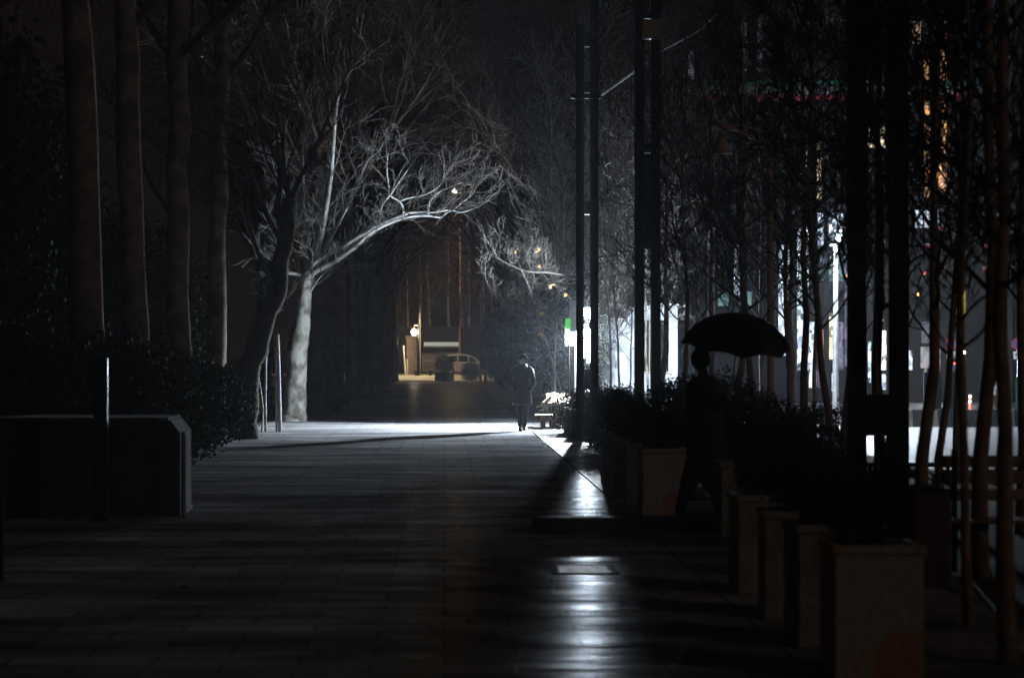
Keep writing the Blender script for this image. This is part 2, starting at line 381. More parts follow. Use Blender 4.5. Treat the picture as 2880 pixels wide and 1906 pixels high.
def big_tree(seed, h0, r0, lean, name='plane_tree', bark=None, spread=1.0, limbs=7, lean_to=None):
    rng = random.Random(seed); t = thing(name, (0, 0, 0), 'tall bare plane tree', 'tree')
    tr = MB(); cr = MB()
    top = Vector((lean[0], lean[1], h0))
    pts = [Vector((0, 0, -.1)), Vector((lean[0] * .05, lean[1] * .05, .35)), Vector((lean[0] * .3, lean[1] * .3, h0 * .4)), Vector((lean[0] * .6, lean[1] * .6, h0 * .7)), top]
    lumpy_trunk(tr, pts, [r0 * 1.5, r0 * 1.12, r0, r0 * .9, r0 * .78], rng)
    # leader and limbs
    for k in range(limbs):
        a = 2 * math.pi * (k + rng.random() * .7) / limbs
        z = h0 * rng.uniform(.62, 1.0); b = top.lerp(pts[3], (1 - z / h0) * 2.5 if z < h0 else 0)
        dirn = Vector((math.cos(a) * spread, math.sin(a) * spread, rng.uniform(.6, 1.6)))
        if lean_to is not None: dirn += Vector(lean_to) * rng.uniform(.2, .8)
        L = rng.uniform(4.5, 7)
        grow(cr, Vector((b.x, b.y, z)), dirn, L, r0 * .42, 0, 3, rng, (6, 5, 4), up=.10, jit=.24, ang=(22, 60), rmin=.0075)
    grow(cr, top, Vector((rng.gauss(0, .15), rng.gauss(0, .15), 1)), 8, r0 * .72, 0, 3, rng, (9, 6, 4), up=.05, jit=.14, ang=(30, 65), rmin=.0075)
    part('trunk', tr, bark or M_bark_dark, t, local=True, smooth=True)
    part('crown', cr, M_twig, t, local=True)
    return t
def sapling(seed, h, r0, name='young_tree', dens=1.0, z0=1.9, tw=None, bark=None, drop=.0):
    rng = random.Random(seed); t = thing(name, (0, 0, 0), 'young bare tree', 'tree')
    tr = MB(); cr = MB(); n = 9
    pts = [Vector((0, 0, -.08))]; x = y = 0
    for i in range(1, n + 1):
        x += rng.gauss(0, .035); y += rng.gauss(0, .035); pts.append(Vector((x, y, h * i / n)))
    rad = [r0 * 1.25] + [r0 * (1 - .8 * i / n) * rng.uniform(.9, 1.12) for i in range(1, n + 1)]
    tr.tube(pts, rad, 8)
    for k in range(int(20 * dens)):
        z = z0 + (h - z0) * (k + rng.random()) / int(20 * dens); f = z / h * n; i = min(int(f), n - 1); q = pts[i].lerp(pts[i + 1], f - i)
        a = rng.uniform(0, 6.28)
        grow(cr, q, Vector((math.cos(a), math.sin(a), rng.uniform(.25, 1.1) - drop)), rng.uniform(.9, 1.9) * (1 - .35 * z / h), r0 * .34, 0, 2, rng, (5, 4), up=.22, jit=.24, ang=(22, 62), rmin=.0055)
    part('trunk', tr, bark or mat('brown_young_bark', (.34, .24, .18), .9, (.2, .14, .1), 6, .6, 20), t, local=True, smooth=True)
    part('crown', cr, tw or M_twig, t, local=True)
    return t
used = set()
BT = [big_tree(11, 8.6, .27, (.25, .1), lean_to=(.5, 0, 0)), big_tree(12, 7.4, .25, (-.15, .2), lean_to=(.5, 0, 0)), big_tree(13, 8.0, .26, (.1, -.2), lean_to=(.4, -.2, 0))]
BN = [big_tree(14, 9.2, .20, (-.45, .1), bark=M_bark_near, limbs=5), big_tree(15, 9.8, .18, (-.35, .2), bark=M_bark_near, limbs=5), big_tree(16, 9.0, .20, (-.1, -.2), bark=M_bark_near, limbs=5), big_tree(17, 9.4, .2, (.3, .1), bark=M_bark_near, limbs=5)]
SP = [sapling(21, 6.5, .055), sapling(22, 7.2, .06), sapling(23, 5.8, .045), sapling(24, 6.8, .05)]
SL = [sapling(31, 6.0, .03, tw=M_twig_pale, bark=M_bark_pale, dens=1.1, z0=1.6), sapling(32, 7.0, .05, tw=M_twig_pale, bark=M_bark_pale, dens=1.2, z0=1.8)]
rng = random.Random(5)

FARS = []
# left row, nearest first (pixel column of the trunk, depth, lean)
GL = 'plane trees along the left side of the path'
left = [(262, 31.5, 0, .0, 1.05, 'nearest dark plane trunk, leftmost in the photo, above the concrete block'),
        (392, 36.0, 1, 0.3, 1.0, 'second dark plane trunk from the left edge'),
        (505, 42.0, 2, 0.2, 1.0, 'third dark plane trunk from the left edge, its right side faintly lit'),
        (600, 50.0, 3, 5.2, .95, 'fourth dark plane trunk from the left edge, left of the leaning trunk')]
for px, Y, v, rz, sc, lb in left:
    p = G(px, 1000 + 11424 / Y); put(BN[v], used, (p.x, p.y, 0), rz, sc, lb, GL)
Ys = [68, 73, 84, 92, 100, 108, 117, 127, 137, 147, 157]
for i, Y in enumerate(Ys):
    X = -3.65 + (Y - 69) * .003 + rng.uniform(-.12, .12)
    put(BT[(i + 1) % 3], used, (X, Y, 0), rng.uniform(0, 6.28), rng.uniform(.85, 1.05), 'dark bare tree on the left of the path, %s one beyond the floodlit tree' % ORD[i], 'bare trees beyond the floodlit tree, left side')
# second, deeper row left
for i, (X, Y) in enumerate([(-10, 90), (-8, 104), (-9, 122), (-8, 145)]):
    put(BT[i % 3], used, (X, Y, 0), rng.uniform(0, 6.28), rng.uniform(.9, 1.15), 'dim bare tree set back in the dark left of the path, %s from the camera' % ORD[i], 'bare trees set back on the left')
# right row beyond the lamp
for i, Y in enumerate([66, 73, 81, 90, 100, 112, 126, 142, 156]):
    put(BT[(i + 2) % 3], used, (3.5 + rng.uniform(-.2, .3), Y, 0), rng.uniform(0, 6.28), rng.uniform(.8, 1.0), 'dark bare tree on the right of the path beyond the kiosk, %s from the lamp' % ORD[i], 'bare trees beyond the kiosk, right side')
# behind the far street
for i, (X, Y) in enumerate([(-10, 188), (-3.5, 189), (3, 187.5), (8, 190), (16, 188)]):
    put(BT[i % 3], used, (X, Y, .0), rng.uniform(0, 6.28), rng.uniform(1.1, 1.35), '%s bare tree from the left behind the far street' % ORD[i], 'trees behind the far street')

for i, (X, Y, v, sc) in enumerate([(2.35, 158.3, 0, 1.5), (2.5, 163.5, 2, 1.7), (2.6, 152, 1, 1.5), (3.4, 167, 3, 2.0), (1.1, 178, 0, 2.2), (-5, 188, 1, 2.3), (-3, 187.6, 2, 2.2), (-1, 188.4, 3, 2.3), (.4, 187.6, 0, 2.3), (2.2, 188, 1, 2.3), (3.8, 188.3, 2, 2.3), (-2, 190, 0, 2.6), (1.4, 190.3, 3, 2.6)]):
    FARS.append((X, Y, v, sc))
# leaning dark trunk (behind the stakes)
rg = random.Random(77)
b = G(688, 1226)
t = thing('leaning_tree', b, 'thick dark trunk leaning right, standing left of the tree stakes', 'tree')
tr = MB(); P = [W(688, 1232, 49), W(690, 1150, 49), W(702, 1040, 49), W(735, 930, 49), W(775, 820, 49), W(800, 700, 49), W(815, 560, 49)]
lumpy_trunk(tr, P, [.30, .24, .22, .22, .2, .17, .14], rg)
part('trunk', tr, mat('nearly_black_bark', (.05, .042, .036), .95, (.03, .026, .022), 3, .8, 18), t, smooth=True)
cr = MB()
for q, k in ((P[-1], 3), (P[-2], 2), (P[-3], 1)):
    for _ in range(k): grow(cr, q, Vector((rg.uniform(-.8, .35), rg.gauss(0, .5), rg.uniform(.6, 1.2))), rg.uniform(3, 4.5), .06, 0, 3, rg, (5, 4, 3), up=.1, jit=.22, rmin=.007)
part('crown', cr, M_twig, t)

# the floodlit white plane tree
YW = 62.0
def poly(pl, Y=YW, dy=0.0): return [W(x, y, Y + dy * i / max(1, len(pl) - 1)) for i, (x, y) in enumerate(pl)]
t = thing('floodlit_plane_tree', G(826, 1184), 'pale mottled plane tree lit by the lamp, one long limb arching over the path', 'tree')
rg = random.Random(3)
tr = MB(); lumpy_trunk(tr, [W(824, 1192, YW), W(827, 1172, YW), W(832, 1080, YW), W(836, 1000, YW), W(850, 900, YW), W(859, 815, YW), W(868, 765, YW)], [.40, .32, .275, .26, .21, .165, .14], rg, 20, 5, .008)
part('trunk', tr, M_bark_pale, t, smooth=True)
def smoothpts(P, rad, sub=3):
    A_, B_ = [], []; n = len(P)
    for i in range(n - 1):
        p0 = P[max(i - 1, 0)]; p1 = P[i]; p2 = P[i + 1]; p3 = P[min(i + 2, n - 1)]
        for k in range(sub):
            s_ = k / sub
            A_.append(.5 * ((2 * p1) + (p2 - p0) * s_ + (2 * p0 - 5 * p1 + 4 * p2 - p3) * s_ * s_ + (3 * p1 - p0 - 3 * p2 + p3) * s_ ** 3)); B_.append(rad[i] * (1 - s_) + rad[i + 1] * s_)
    A_.append(P[-1]); B_.append(rad[-1]); return A_, B_
def limb(mb, pl, r0, r1, dy=0.0, Y=YW, n=8):
    P = poly(pl, Y, dy); rad = [r0 + (r1 - r0) * i / (len(P) - 1) for i in range(len(P))]
    A_, B_ = smoothpts(P, rad); mb.tube(A_, B_, n); return P
def twigs(mb, P, cnt, L, rg, r=.016, kids=(5, 4), t0=.2, updir=.7, mx=2, jit=.24, side=0.0):
    n = len(P) - 1
    for c in range(cnt):
        f = (t0 + (1 - t0) * (c + rg.random()) / cnt) * n; f = min(f, n - .01); i = int(f); q = P[i].lerp(P[i + 1], f - i)
        along = (P[i + 1] - P[i]).normalized()
        d = along * rg.uniform(.2, .9) + Vector((rg.gauss(0, .6) + side, rg.gauss(0, .5), rg.uniform(-.25, 1) * updir))
        grow(mb, q, d, L * rg.uniform(.6, 1.25), r, 0, mx, rg, kids, up=.1, jit=jit, ang=(20, 58), rmin=.005)
lm = MB(); tw = MB()
L1 = limb(lm, [(868, 775), (878, 745), (891, 710), (905, 660), (920, 574), (933, 477), (940, 380), (948, 300), (957, 230)], .10, .025, 1.5)
L2 = limb(lm, [(885, 755), (908, 714), (942, 647), (964, 605), (986, 564), (1003, 525), (1030, 460), (1049, 438), (1066, 425), (1080, 395)], .06, .008, 2.0)
L3 = limb(lm, [(868, 765), (891, 736), (925, 715), (962, 695), (1039, 649), (1097, 620), (1141, 603), (1163, 598), (1223, 597), (1267, 591), (1296, 598), (1335, 586)], .065, .012, .5)
L4 = limb(lm, [(862, 790), (885, 765), (908, 753), (950, 730), (996, 697), (1042, 656), (1097, 627), (1151, 610), (1204, 607), (1240, 613)], .075, .024, -.4)
L5 = limb(lm, [(1134, 612), (1135, 591), (1124, 567), (1097, 550), (1093, 520), (1088, 472), (1092, 430)], .035, .006)
L6 = limb(lm, [(1127, 564), (1160, 555), (1199, 547), (1240, 520), (1250, 485)], .025, .006, -.5)
L7 = limb(lm, [(1205, 607), (1208, 569), (1236, 540), (1270, 525), (1301, 513)], .03, .008, .4)
L8 = limb(lm, [(1097, 550), (1139, 489), (1165, 450)], .02, .006, .4)
L9 = limb(lm, [(1097, 550), (1078, 574), (1071, 598), (1068, 640)], .02, .006)
L10 = limb(lm, [(856, 775), (830, 770), (806, 767), (795, 745), (784, 700), (778, 660)], .055, .012)
L11 = limb(lm, [(866, 780), (858, 730), (846, 690), (828, 628), (800, 567), (770, 500), (752, 465)], .05, .022, 2.5)
L12 = limb(lm, [(872, 770), (862, 700), (856, 620), (853, 540), (853, 460), (850, 400)], .055, .018, 3.5)
L13 = limb(lm, [(1240, 613), (1255, 600), (1272, 592), (1300, 570), (1330, 545), (1340, 520)], .02, .006)
L14 = limb(lm, [(860, 840), (880, 810), (892, 790), (905, 775)], .03, .01, -.3)
part('limb', lm, M_bark_white, t, smooth=True)
K2 = dict(kids=(4, 3)); twigs(tw, L1, 9, 1.5, rg, **K2); twigs(tw, L2, 9, 1.4, rg, **K2); twigs(tw, L3, 12, 1.1, rg, side=.2, **K2); twigs(tw, L4, 7, .8, rg, **K2)
twigs(tw, L5, 6, .9, rg, **K2); twigs(tw, L6, 6, .9, rg, **K2); twigs(tw, L7, 7, .9, rg, **K2); twigs(tw, L8, 4, .7, rg, **K2); twigs(tw, L9, 4, .5, rg); twigs(tw, L10, 8, 1.0, rg); twigs(tw, L11, 7, 1.2, rg); twigs(tw, L12, 9, 1.4, rg); twigs(tw, L13, 6, .6, rg); twigs(tw, L14, 5, 1.2, rg)
part('crown', tw, mat('hero_twig_bark', (.115, .11, .105), .9, (.07, .066, .06), 2), t)

# stakes and thin staked saplings at its foot
GS = 'wooden stakes beside the floodlit tree'
def stake(pl, r, lb):
    P = [W(x, y, 53.5) for x, y in pl]; P[0].z = -.03
    t = MB(); A_, B_ = smoothpts(P, [r] * len(P), 2); t.tube(A_, B_, 7)
    tag(part('tree_stake', t, M_bark_white, smooth=True), lb, 'stake', GS)
stake([(747, 1208), (747, 1100), (748, 1000), (748, 970)], .026, 'whitewashed thin stake, leftmost of the three upright ones')
stake([(778, 1160), (777, 1060), (776, 975)], .026, 'whitewashed stake, middle of the three upright ones')
stake([(788, 1206), (786, 1120), (783, 1010), (780, 940)], .042, 'thickest whitewashed stake, rightmost, closest to the floodlit tree')
stake([(713, 1220), (706, 1130), (703, 1040), (700, 950)], .02, 'dim stake before the leaning trunk')
t = thing('bent_sapling', W(735, 1216, 53), 'bent thin sapling with a curved whip-like stem left of the stakes', 'tree')
mb = MB(); P = [W(x, y, 53) for x, y in [(735, 1216), (740, 1150), (727, 1050), (735, 990), (755, 930), (765, 890), (775, 870), (800, 845), (825, 820), (835, 800), (850, 780)]]; P[0].z = -.03
A_, B_ = smoothpts(P, [.022, .02, .018, .018, .017, .015, .012, .01, .009, .008, .006]); mb.tube(A_, B_, 6); part('trunk', mb, M_bark_white, t, smooth=True)
mb = MB(); twigs(mb, P[4:], 14, .6, rg, .007, (4,), mx=1); part('crown', mb, M_twig_pale, t)

# playground slide far left behind the stakes
t = thing('playground_slide', (W(735, 1175, 70).x, 70, 0), 'yellow and blue playground slide glimpsed between the leaning trunk and the stakes', 'slide')
mb = MB(); c = W(726, 1087, 70); mb.box(c.x - .10, c.x + .10, 69.9, 70.1, c.z - .11, c.z + .10, .01); part('side_panel', mb, mat('blue_plastic', (.05, .10, .75), .5), t)
mb = MB(); mb.prism([(W(720, 1105, 70).x, W(0, 1105, 70).z), (W(727, 1105, 70).x, W(0, 1105, 70).z), (W(733, 1175, 70).x, 0.0), (W(726, 1175, 70).x, 0.0)], 69.9, 70.5); part('chute', mb, M_yellow, t)
mb = MB(); mb.prism([(W(757, 1085, 70).x, W(0, 1085, 70).z), (W(762, 1085, 70).x, W(0, 1085, 70).z), (W(790, 1140, 70).x, W(0, 1140, 70).z), (W(790, 1150, 70).x, W(0, 1165, 70).z), (W(757, 1150, 70).x, W(0, 1140, 70).z)], 71.0, 71.05); part('canopy', mb, M_yellow, t)
mb = MB()
for px in (716, 760, 792): mb.tube([(W(px, 0, 70.6).x, 70.75, 0), (W(px, 0, 70.6).x, 70.75, 1.6)], .04, 8)
mb.box(W(716, 0, 70.6).x - .05, W(792, 0, 70.6).x + .05, 70.55, 71.0, .70, .76); part('frame', mb, M_blue, t)

# ------------------------------------------------------------------ shrubs and hedges
def shrub_mesh(seed, rx, ry, rz, n, size, zc=None, boxy=.35):
    rng = random.Random(seed); mb = MB(); zc = rz if zc is None else zc
    lumps = [(rng.uniform(-1, 1), rng.uniform(-1, 1), rng.uniform(-.2, 1), rng.uniform(.25, .5)) for _ in range(9)]
    for _ in range(n):
        d = Vector((rng.gauss(0, 1), rng.gauss(0, 1), rng.gauss(0, 1))).normalized()
        m_ = max(abs(d.x), abs(d.y), abs(d.z)); d2 = d.lerp(d / m_, boxy)
        k = 1.0
        for lx, ly, lz, s_ in lumps:
            q = d.dot(Vector((lx, ly, lz)).normalized())
            if q > .75: k = max(k, 1 + s_ * .35 * (q - .75) * 4)
        q = k * (rng.random() ** .35) * rng.uniform(.85, 1.08)
        mb.leafquad((d2.x * rx * q, d2.y * ry * q, zc + max(-zc * .98, d2.z * rz * q)), size, rng, .5)
    st = MB()
    for _ in range(14):
        a = rng.uniform(0, 6.28); q = rng.uniform(.2, .8)
        st.tube([(0, 0, 0), (math.cos(a) * rx * q * .4, math.sin(a) * ry * q * .4, zc), (math.cos(a) * rx * q, math.sin(a) * ry * q, zc + rz * .8)], [.018, .012, .005], 4, cap=False)
    return mb, st
def shrub_proto(seed, rx, ry, rz, n, size, m, name='evergreen_shrub', zc=None, boxy=.35):
    t = thing(name, (0, 0, 0), 'shrub', 'shrub'); mb, st = shrub_mesh(seed, rx, ry, rz, n, size, zc, boxy)
    part('foliage', mb, m, t, local=True); part('stem', st, M_twig, t, local=True)
    return t
SH = [shrub_proto(41, .42, .42, .42, 2600, .06, M_leaf), shrub_proto(42, .45, .45, .36, 2600, .06, M_leaf)]
SD = [shrub_proto(43, .55, .5, .45, 3600, .055, M_leaf_dry, 'hedge_shrub'), shrub_proto(44, .55, .5, .5, 3600, .055, M_leaf_dry, 'hedge_shrub')]
BIGS = shrub_proto(45, 1.0, 1.0, 1.0, 9000, .08, M_leaf, 'large_shrub')
CON = shrub_proto(46, 1.1, 1.1, 2.6, 12000, .12, M_leaf, 'evergreen_tree', zc=3.0, boxy=.1)
SCRAP = []
GH = 'lit hedge bushes along the right edge of the path'
hx = [(1578, 1190, 60.2, 1.15, 'brown leafy hedge bush just behind the slatted wooden bench'), (1614, 1195, 60.0, 1.1, 'brown hedge bush at the foot of the thin leaning sapling'),
      (1630, 1215, 52.5, 1.05, 'hedge bush left of the twin posts, beside the wooden crate'), (1668, 1225, 51, 1.05, 'hedge bush right behind the twin posts'),
      (1712, 1215, 53, 1.0, 'brown hedge bush below the white kiosk wall'), (1765, 1215, 53, 1.0, 'hedge bush left of the second pair of posts, in front of the kiosk'),
      (1700, 1245, 46, 1.05, 'dark hedge bush just right of the twin posts'), (1735, 1275, 41, 1.1, 'wide dark hedge bush overhanging the stone paving'), (1770, 1300, 37, 1.0, 'dark hedge bush before the second pair of posts'),
      (1850, 1290, 38, 1.1, 'dark hedge bush right of the second pair of posts')]
for i, (px, py, Y, sc, lb) in enumerate(hx):
    p = W(px, py, Y); put((SD if i < 6 else SH)[i % 2], used, (p.x, Y, 0), i * 1.3, sc * (1 if i < 6 else 1.02) * (.75 if i < 2 else 1), lb, GH)

# planters: (left px, right px, base y, shrub?)
GP = 'square concrete planters along the right side of the path'
def planter_proto(m):
    t = thing('concrete_planter', (0, 0, 0), 'planter', 'planter'); h = .70; a = .235
    mb = MB(); mb.box(-a, a, -a, a, .0, h - .05, .012)
    part('body', mb, m, t, local=True)
    mb = MB(); e = a + .012
    mb.box(-e, e, -e, -e + .05, h - .049, h, .006); mb.box(-e, e, e - .05, e, h - .049, h, .006)
    mb.box(-e, -e + .05, -e + .051, e - .051, h - .049, h - .001); mb.box(e - .05, e, -e + .051, e - .051, h - .049, h - .001)
    part('rim', mb, m, t, local=True)
    part('soil', MB().box(-e + .052, e - .052, -e + .052, e - .052, h - .048, h - .012), M_soil, t, local=True)
    return t
PL = [planter_proto(M_conc_red_shadow), planter_proto(M_conc)]
pls = [(2335, 12.7, 'nearest concrete planter, with painted reddish shadow patches'), (2232, 14.1, 'pale concrete planter right behind the nearest one'), (2145, 15.6, 'third pale concrete planter from the camera'),
       (2066, 17.2, 'fourth pale concrete planter from the camera, ending the near group'), (2022, 22.6, 'brown planter right of the walking legs under the umbrella'), (1800, 25.4, 'wide-looking brown planter left of the walking legs under the umbrella'),
       (1758, 27.3, 'brown planter second to the left of the umbrella walker'), (1722, 29.3, 'brown planter third to the left of the umbrella walker'), (1695, 31.5, 'dark planter at the corner of the rough stone paving'),
       (1701, 34.5, 'dark planter below the overhanging hedge bush, sixth from the pale group'), (1694, 38, 'dark planter close behind the overhanging hedge bush')]
shr = [0, 1, 0, 1, 0, 1, 0, 1, 0]
for i, (px, Y, lb) in enumerate(pls):
    x = W(px, 0, Y - .24).x + .25
    put(PL[0 if i in (0, 5) else 1], used, (x, Y, 0), R([0, 2, -2.5, 1.5, -1, 2, -2, 1, 3, 0, 2][i]), [1, 1.01, .985, 1, .99, 1.02, 1, .99, 1, 1.01, 1][i], lb, GP)
    if i != 4: s_ = put(SH[i % 2], used, (x, Y, .66), i * .9, .48 if i < 4 else .6, 'dark evergreen shrub growing in the %s planter from the camera' % ORD[i], 'shrubs growing in the planters')
for i, (px, Y) in enumerate([(1600, 51.2), (1616, 49.2)]):
    x = W(px, 0, Y).x + .1
    t = put(PL[1], used, (x, Y, 0), 0, .85, ['small grey planter touching the wooden crate', 'grey planter left of the foot of the twin posts'][i], GP)
# large shrubs behind the umbrella walker
for i, (px, Y, sc, lb) in enumerate([(1985, 31, 0.71, 'big dark rounded shrub behind the umbrella walker'), (2110, 28, 0.62, 'big dark shrub right of the umbrella walker'), (2225, 25, 0.53, 'dark spreading shrub behind the pale planters'), (2320, 21, 0.43, 'dark shrub between the pale planters and the third pair of posts'), (1915, 35, 0.65, 'dark shrub just right of the panelled posts'), (2290, 31, 0.52, 'dark shrub farther back between thin trunks')]):
    put(BIGS, used, (W(px, 0, Y).x, Y, 0), i, sc, lb, 'large shrubs on the right')
# left dark shrubs and evergreens
for i, (px, Y, sc) in enumerate([(-10, 28.5, 1.0), (150, 30, .9), (290, 31, .95), (400, 34, .85), (500, 38.5, .85), (590, 45, .75)]):
    put(BIGS, used, (W(px, 0, Y).x, Y, 0), i * 2.1, sc, '%s black shrub from the left edge, behind the concrete block' % ORD[i], 'black shrubs on the left')
for i, (px, Y, sc) in enumerate([(60, 40, 1.0), (-60, 36, 1.2), (160, 52, 1.1), (330, 46, .8), (455, 47, .75)]):
    put(CON, used, (W(px, 0, Y).x, Y, 0), i * 2.1, sc, '%s dark evergreen tree from the left, behind the plane trunks' % ORD[i], 'evergreen trees on the left')
# dark clipped evergreens forming the right side of the tunnel
for i, Y in enumerate([64, 68.5, 73, 78, 84, 90, 97, 104, 112, 121, 131, 142, 153]):
    put(CON, used, (3.45 - (Y - 64) * .006, Y, 0), i * 1.7, .72 + .02 * (i % 3), '%s dark evergreen beyond the kiosk on the right of the path' % ORD[i], 'evergreens along the right side of the path')

# ------------------------------------------------------------------ saplings on the right
GR = 'thin bare trees on the right'
sap = [(2832, 13.1, 0, .88, 'nearest thin trunk at the right edge of the photo'), (2722, 15.0, 2, .8, 'thin trunk just right of the nearest planter'), (2752, 18.5, 1, 1.05, 'knobbly trunk right of the blue arrow sign'),
       (2650, 24, 3, .85, 'thin trunk in front of the navy barrier panel'), (2585, 20.5, 1, 1.0, 'dark trunk just right of the third pair of posts'), (2463, 22.5, 0, 1.05, 'trunk standing between the third pair of posts'),
       (2368, 25, 1, .95, 'trunk left of the third pair of posts'), (2324, 28.5, 3, 1.0, 'second trunk left of the third pair of posts'), (2257, 31, 0, 1.0, 'third trunk left of the third pair of posts'),
       (2205, 34, 2, 1.1, 'thin trunk right of the bell-shaded street lamp'), (2120, 33, 3, 1.0, 'thin trunk under the right rim of the umbrella'), (2060, 36, 1, 1.0, 'thin trunk behind the umbrella'),
       (2000, 40, 0, 1.0, 'thin trunk left of the umbrella tip'), (1925, 37, 2, 1.0, 'pale-edged trunk at the left rim of the umbrella'), (2290, 42, 2, 1.1, 'far thin trunk before the lit shops'), (2230, 46, 0, 1.1, 'farther thin trunk before the white shop windows'),
       (2140, 48, 3, 1.1, 'far trunk behind the bell-shaded lamp'), (2420, 40, 1, 1.0, 'far trunk partly hidden by the third posts'), (2530, 34, 0, 1.0, 'trunk hidden behind the right one of the third posts'),
       (2690, 33, 3, 1.1, 'far thin trunk before the signs'), (2800, 29, 2, 1.15, 'thin trunk before the blue shop window'), (2870, 23, 3, 1.1, 'thin trunk at the right edge behind the nearest one'), (1850, 47, 1, 1.1, 'trunk behind the panelled second posts'),
       (1960, 50, 0, 1.15, 'far trunk between the second posts and the umbrella')]
for i, (px, Y, v, sc, lb) in enumerate(sap):
    put(SP[v], used, (W(px, 0, Y).x, Y, 0), rng.uniform(0, 6.28), sc, lb, GR)
for i, (X, Y, v, sc) in enumerate(FARS):
    put(SP[v], used, (X, Y, .0), i * 1.1, sc, '%s bare tree counted from the kerb at the far end of the path, lit amber' % ORD[i], 'bare trees round the far opening')
# pale floodlit ones round the kiosk
GK = 'pale saplings lit by the hanging lamp'
for i, (px, Y, v, sc, lb) in enumerate([(1718, 53.2, 0, .95, 'pale straight sapling in front of the kiosk, leftmost of three'), (1744, 52.4, 0, 1.0, 'crooked sapling in the middle of the kiosk wall'), (1769, 53.5, 0, .9, 'thin sapling at the right of the kiosk wall'),
        (1558, 63.2, 0, 1.0, 'thin upright pale sapling left of the lamp, behind the leaning one'), (1594, 64.2, 1, 1.0, 'thicker pale young tree between the leaning sapling and the lamp'), (1700, 71.5, 1, 1.25, 'tall pale tree rising over the kiosk roof'),
        (1760, 72.5, 1, 1.4, 'tallest pale tree behind the kiosk roof'), (1650, 66.0, 1, 1.5, 'tall pale tree behind the lamp'), (1820, 66.5, 0, 1.3, 'pale tree at the right end of the kiosk'), (1560, 66, 1, 1.3, 'tall pale tree beyond the leaning sapling')]):
    put(SL[v], used, (W(px, 0, Y).x, Y, 0), rng.uniform(0, 6.28), sc, lb, GK)
# hand-shaped leaning sapling left of the lamp and a low spreading branch tree
t = thing('leaning_sapling', G(1586, 1200), 'thin pale sapling leaning left beside the lamp, a few dead leaves on it', 'tree')
t.location = (W(1588, 0, 60.3).x, 60.3, 0)
rg = random.Random(8); Yk = 60.3
def kp(pl, dy=0): return [W(x, y, Yk + dy * i / (len(pl) - 1)) for i, (x, y) in enumerate(pl)]
mb = MB(); P0 = kp([(1598, 1189), (1585, 1126), (1560, 1040), (1535, 958), (1512, 893), (1495, 832), (1483, 794), (1470, 768), (1460, 740), (1445, 700)]); P0[0].z = -.03
A_, B_ = smoothpts(P0, [.034, .032, .03, .028, .025, .022, .018, .014, .01, .006]); mb.tube(A_, B_, 8)
part('trunk', mb, mat('brown_sapling_bark', (.10, .095, .09), .8, (.07, .065, .06), 8), t, smooth=True)
mb = MB()
def kl(pl, r0, r1, dy=0, cnt=8, L=.5):
    P = kp(pl, dy); A_, B_ = smoothpts(P, [r0 + (r1 - r0) * i / (len(P) - 1) for i in range(len(P))], 2); mb.tube(A_, B_, 5); twigs(mb, P, cnt, L, rg, .007, (4, 3), mx=2, updir=.8)
kl([(1495, 832), (1500, 790), (1502, 765), (1490, 740), (1480, 700)], .016, .005)
kl([(1550, 950), (1502, 916), (1462, 893), (1422, 865), (1397, 838), (1372, 801), (1365, 767)], .02, .005, -1.2, 12)
kl([(1462, 893), (1440, 872), (1400, 872), (1380, 858), (1352, 830)], .012, .005, -.5, 6, .35)
kl([(1540, 975), (1500, 960), (1460, 935), (1440, 910)], .014, .005, .8)
kl([(1500, 915), (1540, 912), (1570, 900), (1610, 880)], .014, .006, .4)
kl([(1660, 789), (1600, 776), (1540, 766), (1495, 765), (1460, 756), (1430, 742), (1400, 725), (1385, 690)], .032, .006, -1.0, 16, .7)
kl([(1660, 796), (1610, 800), (1560, 790), (1520, 800), (1480, 810)], .022, .006, .6, 10, .6)
kl([(1600, 776), (1560, 795), (1530, 775), (1515, 735), (1505, 700)], .018, .005, .5, 9, .5)
kl([(1620, 960), (1640, 900), (1655, 840), (1660, 789)], .035, .03, .3, 4, .6)
kl([(1610, 1180), (1612, 1080), (1615, 1000), (1622, 950)], .04, .035, .0, 1, .3)
part('crown', mb, mat('brown_sapling_twig', (.05, .047, .044), .85, (.03, .028, .025), 8, spec=.2), t)
dl = MB()
for x, y in [(1452, 705), (1510, 700), (1514, 708), (1515, 745), (1549, 800), (1597, 828), (1607, 838), (1518, 880), (1535, 900), (1523, 935)]:
    c = W(x, y, Yk - .1)
    for _ in range(3): dl.leafquad(c, .11, rg)
part('dead_leaves', dl, M_leaf_dead, t)

# ------------------------------------------------------------------ posts
t = thing('twin_post', (W(1652, 0, 48.7).x, 48.7, 0), 'tall twin dark steel posts in front of the blazing lamp, with a diagonal stay', 'post', 'tall twin steel posts')
part('post', box_px(MB(), 1621, 1643, 68, 1232, 48.6, .16, True, .01), M_iron, t)
part('post', box_px(MB(), 1660, 1683, -120, 1232, 48.6, .16, True, .01), M_iron, t)
for y0, y1 in ((90, 132), (230, 262), (565, 603)): part('tie_plate', box_px(MB(), 1643.5, 1659.5, y0, y1, 48.62, .1), M_iron, t)
part('lower_panel', box_px(MB(), 1643.5, 1659.5, 1036, 1095, 48.66, .02), M_iron, t)
part('cross_bracket', box_px(MB(), 1606, 1692, 263, 277, 48.54, .05), M_iron, t)
part('diagonal_stay', MB().tube([W(1690, 268, 48.7), W(1795, 192, 42)], .035, 8), M_black, t)
t = thing('twin_post', (W(1830, 0, 41).x, 41, 0), 'second tall twin post, panelled halfway up and carrying a small beige meter box', 'post', 'tall twin steel posts')
part('post', box_px(MB(), 1786, 1812, -60, 1330, 41, .16, True, .01), M_iron, t)
part('post', box_px(MB(), 1831, 1858, -60, 1330, 41.0, .16, True, .01), M_iron, t)
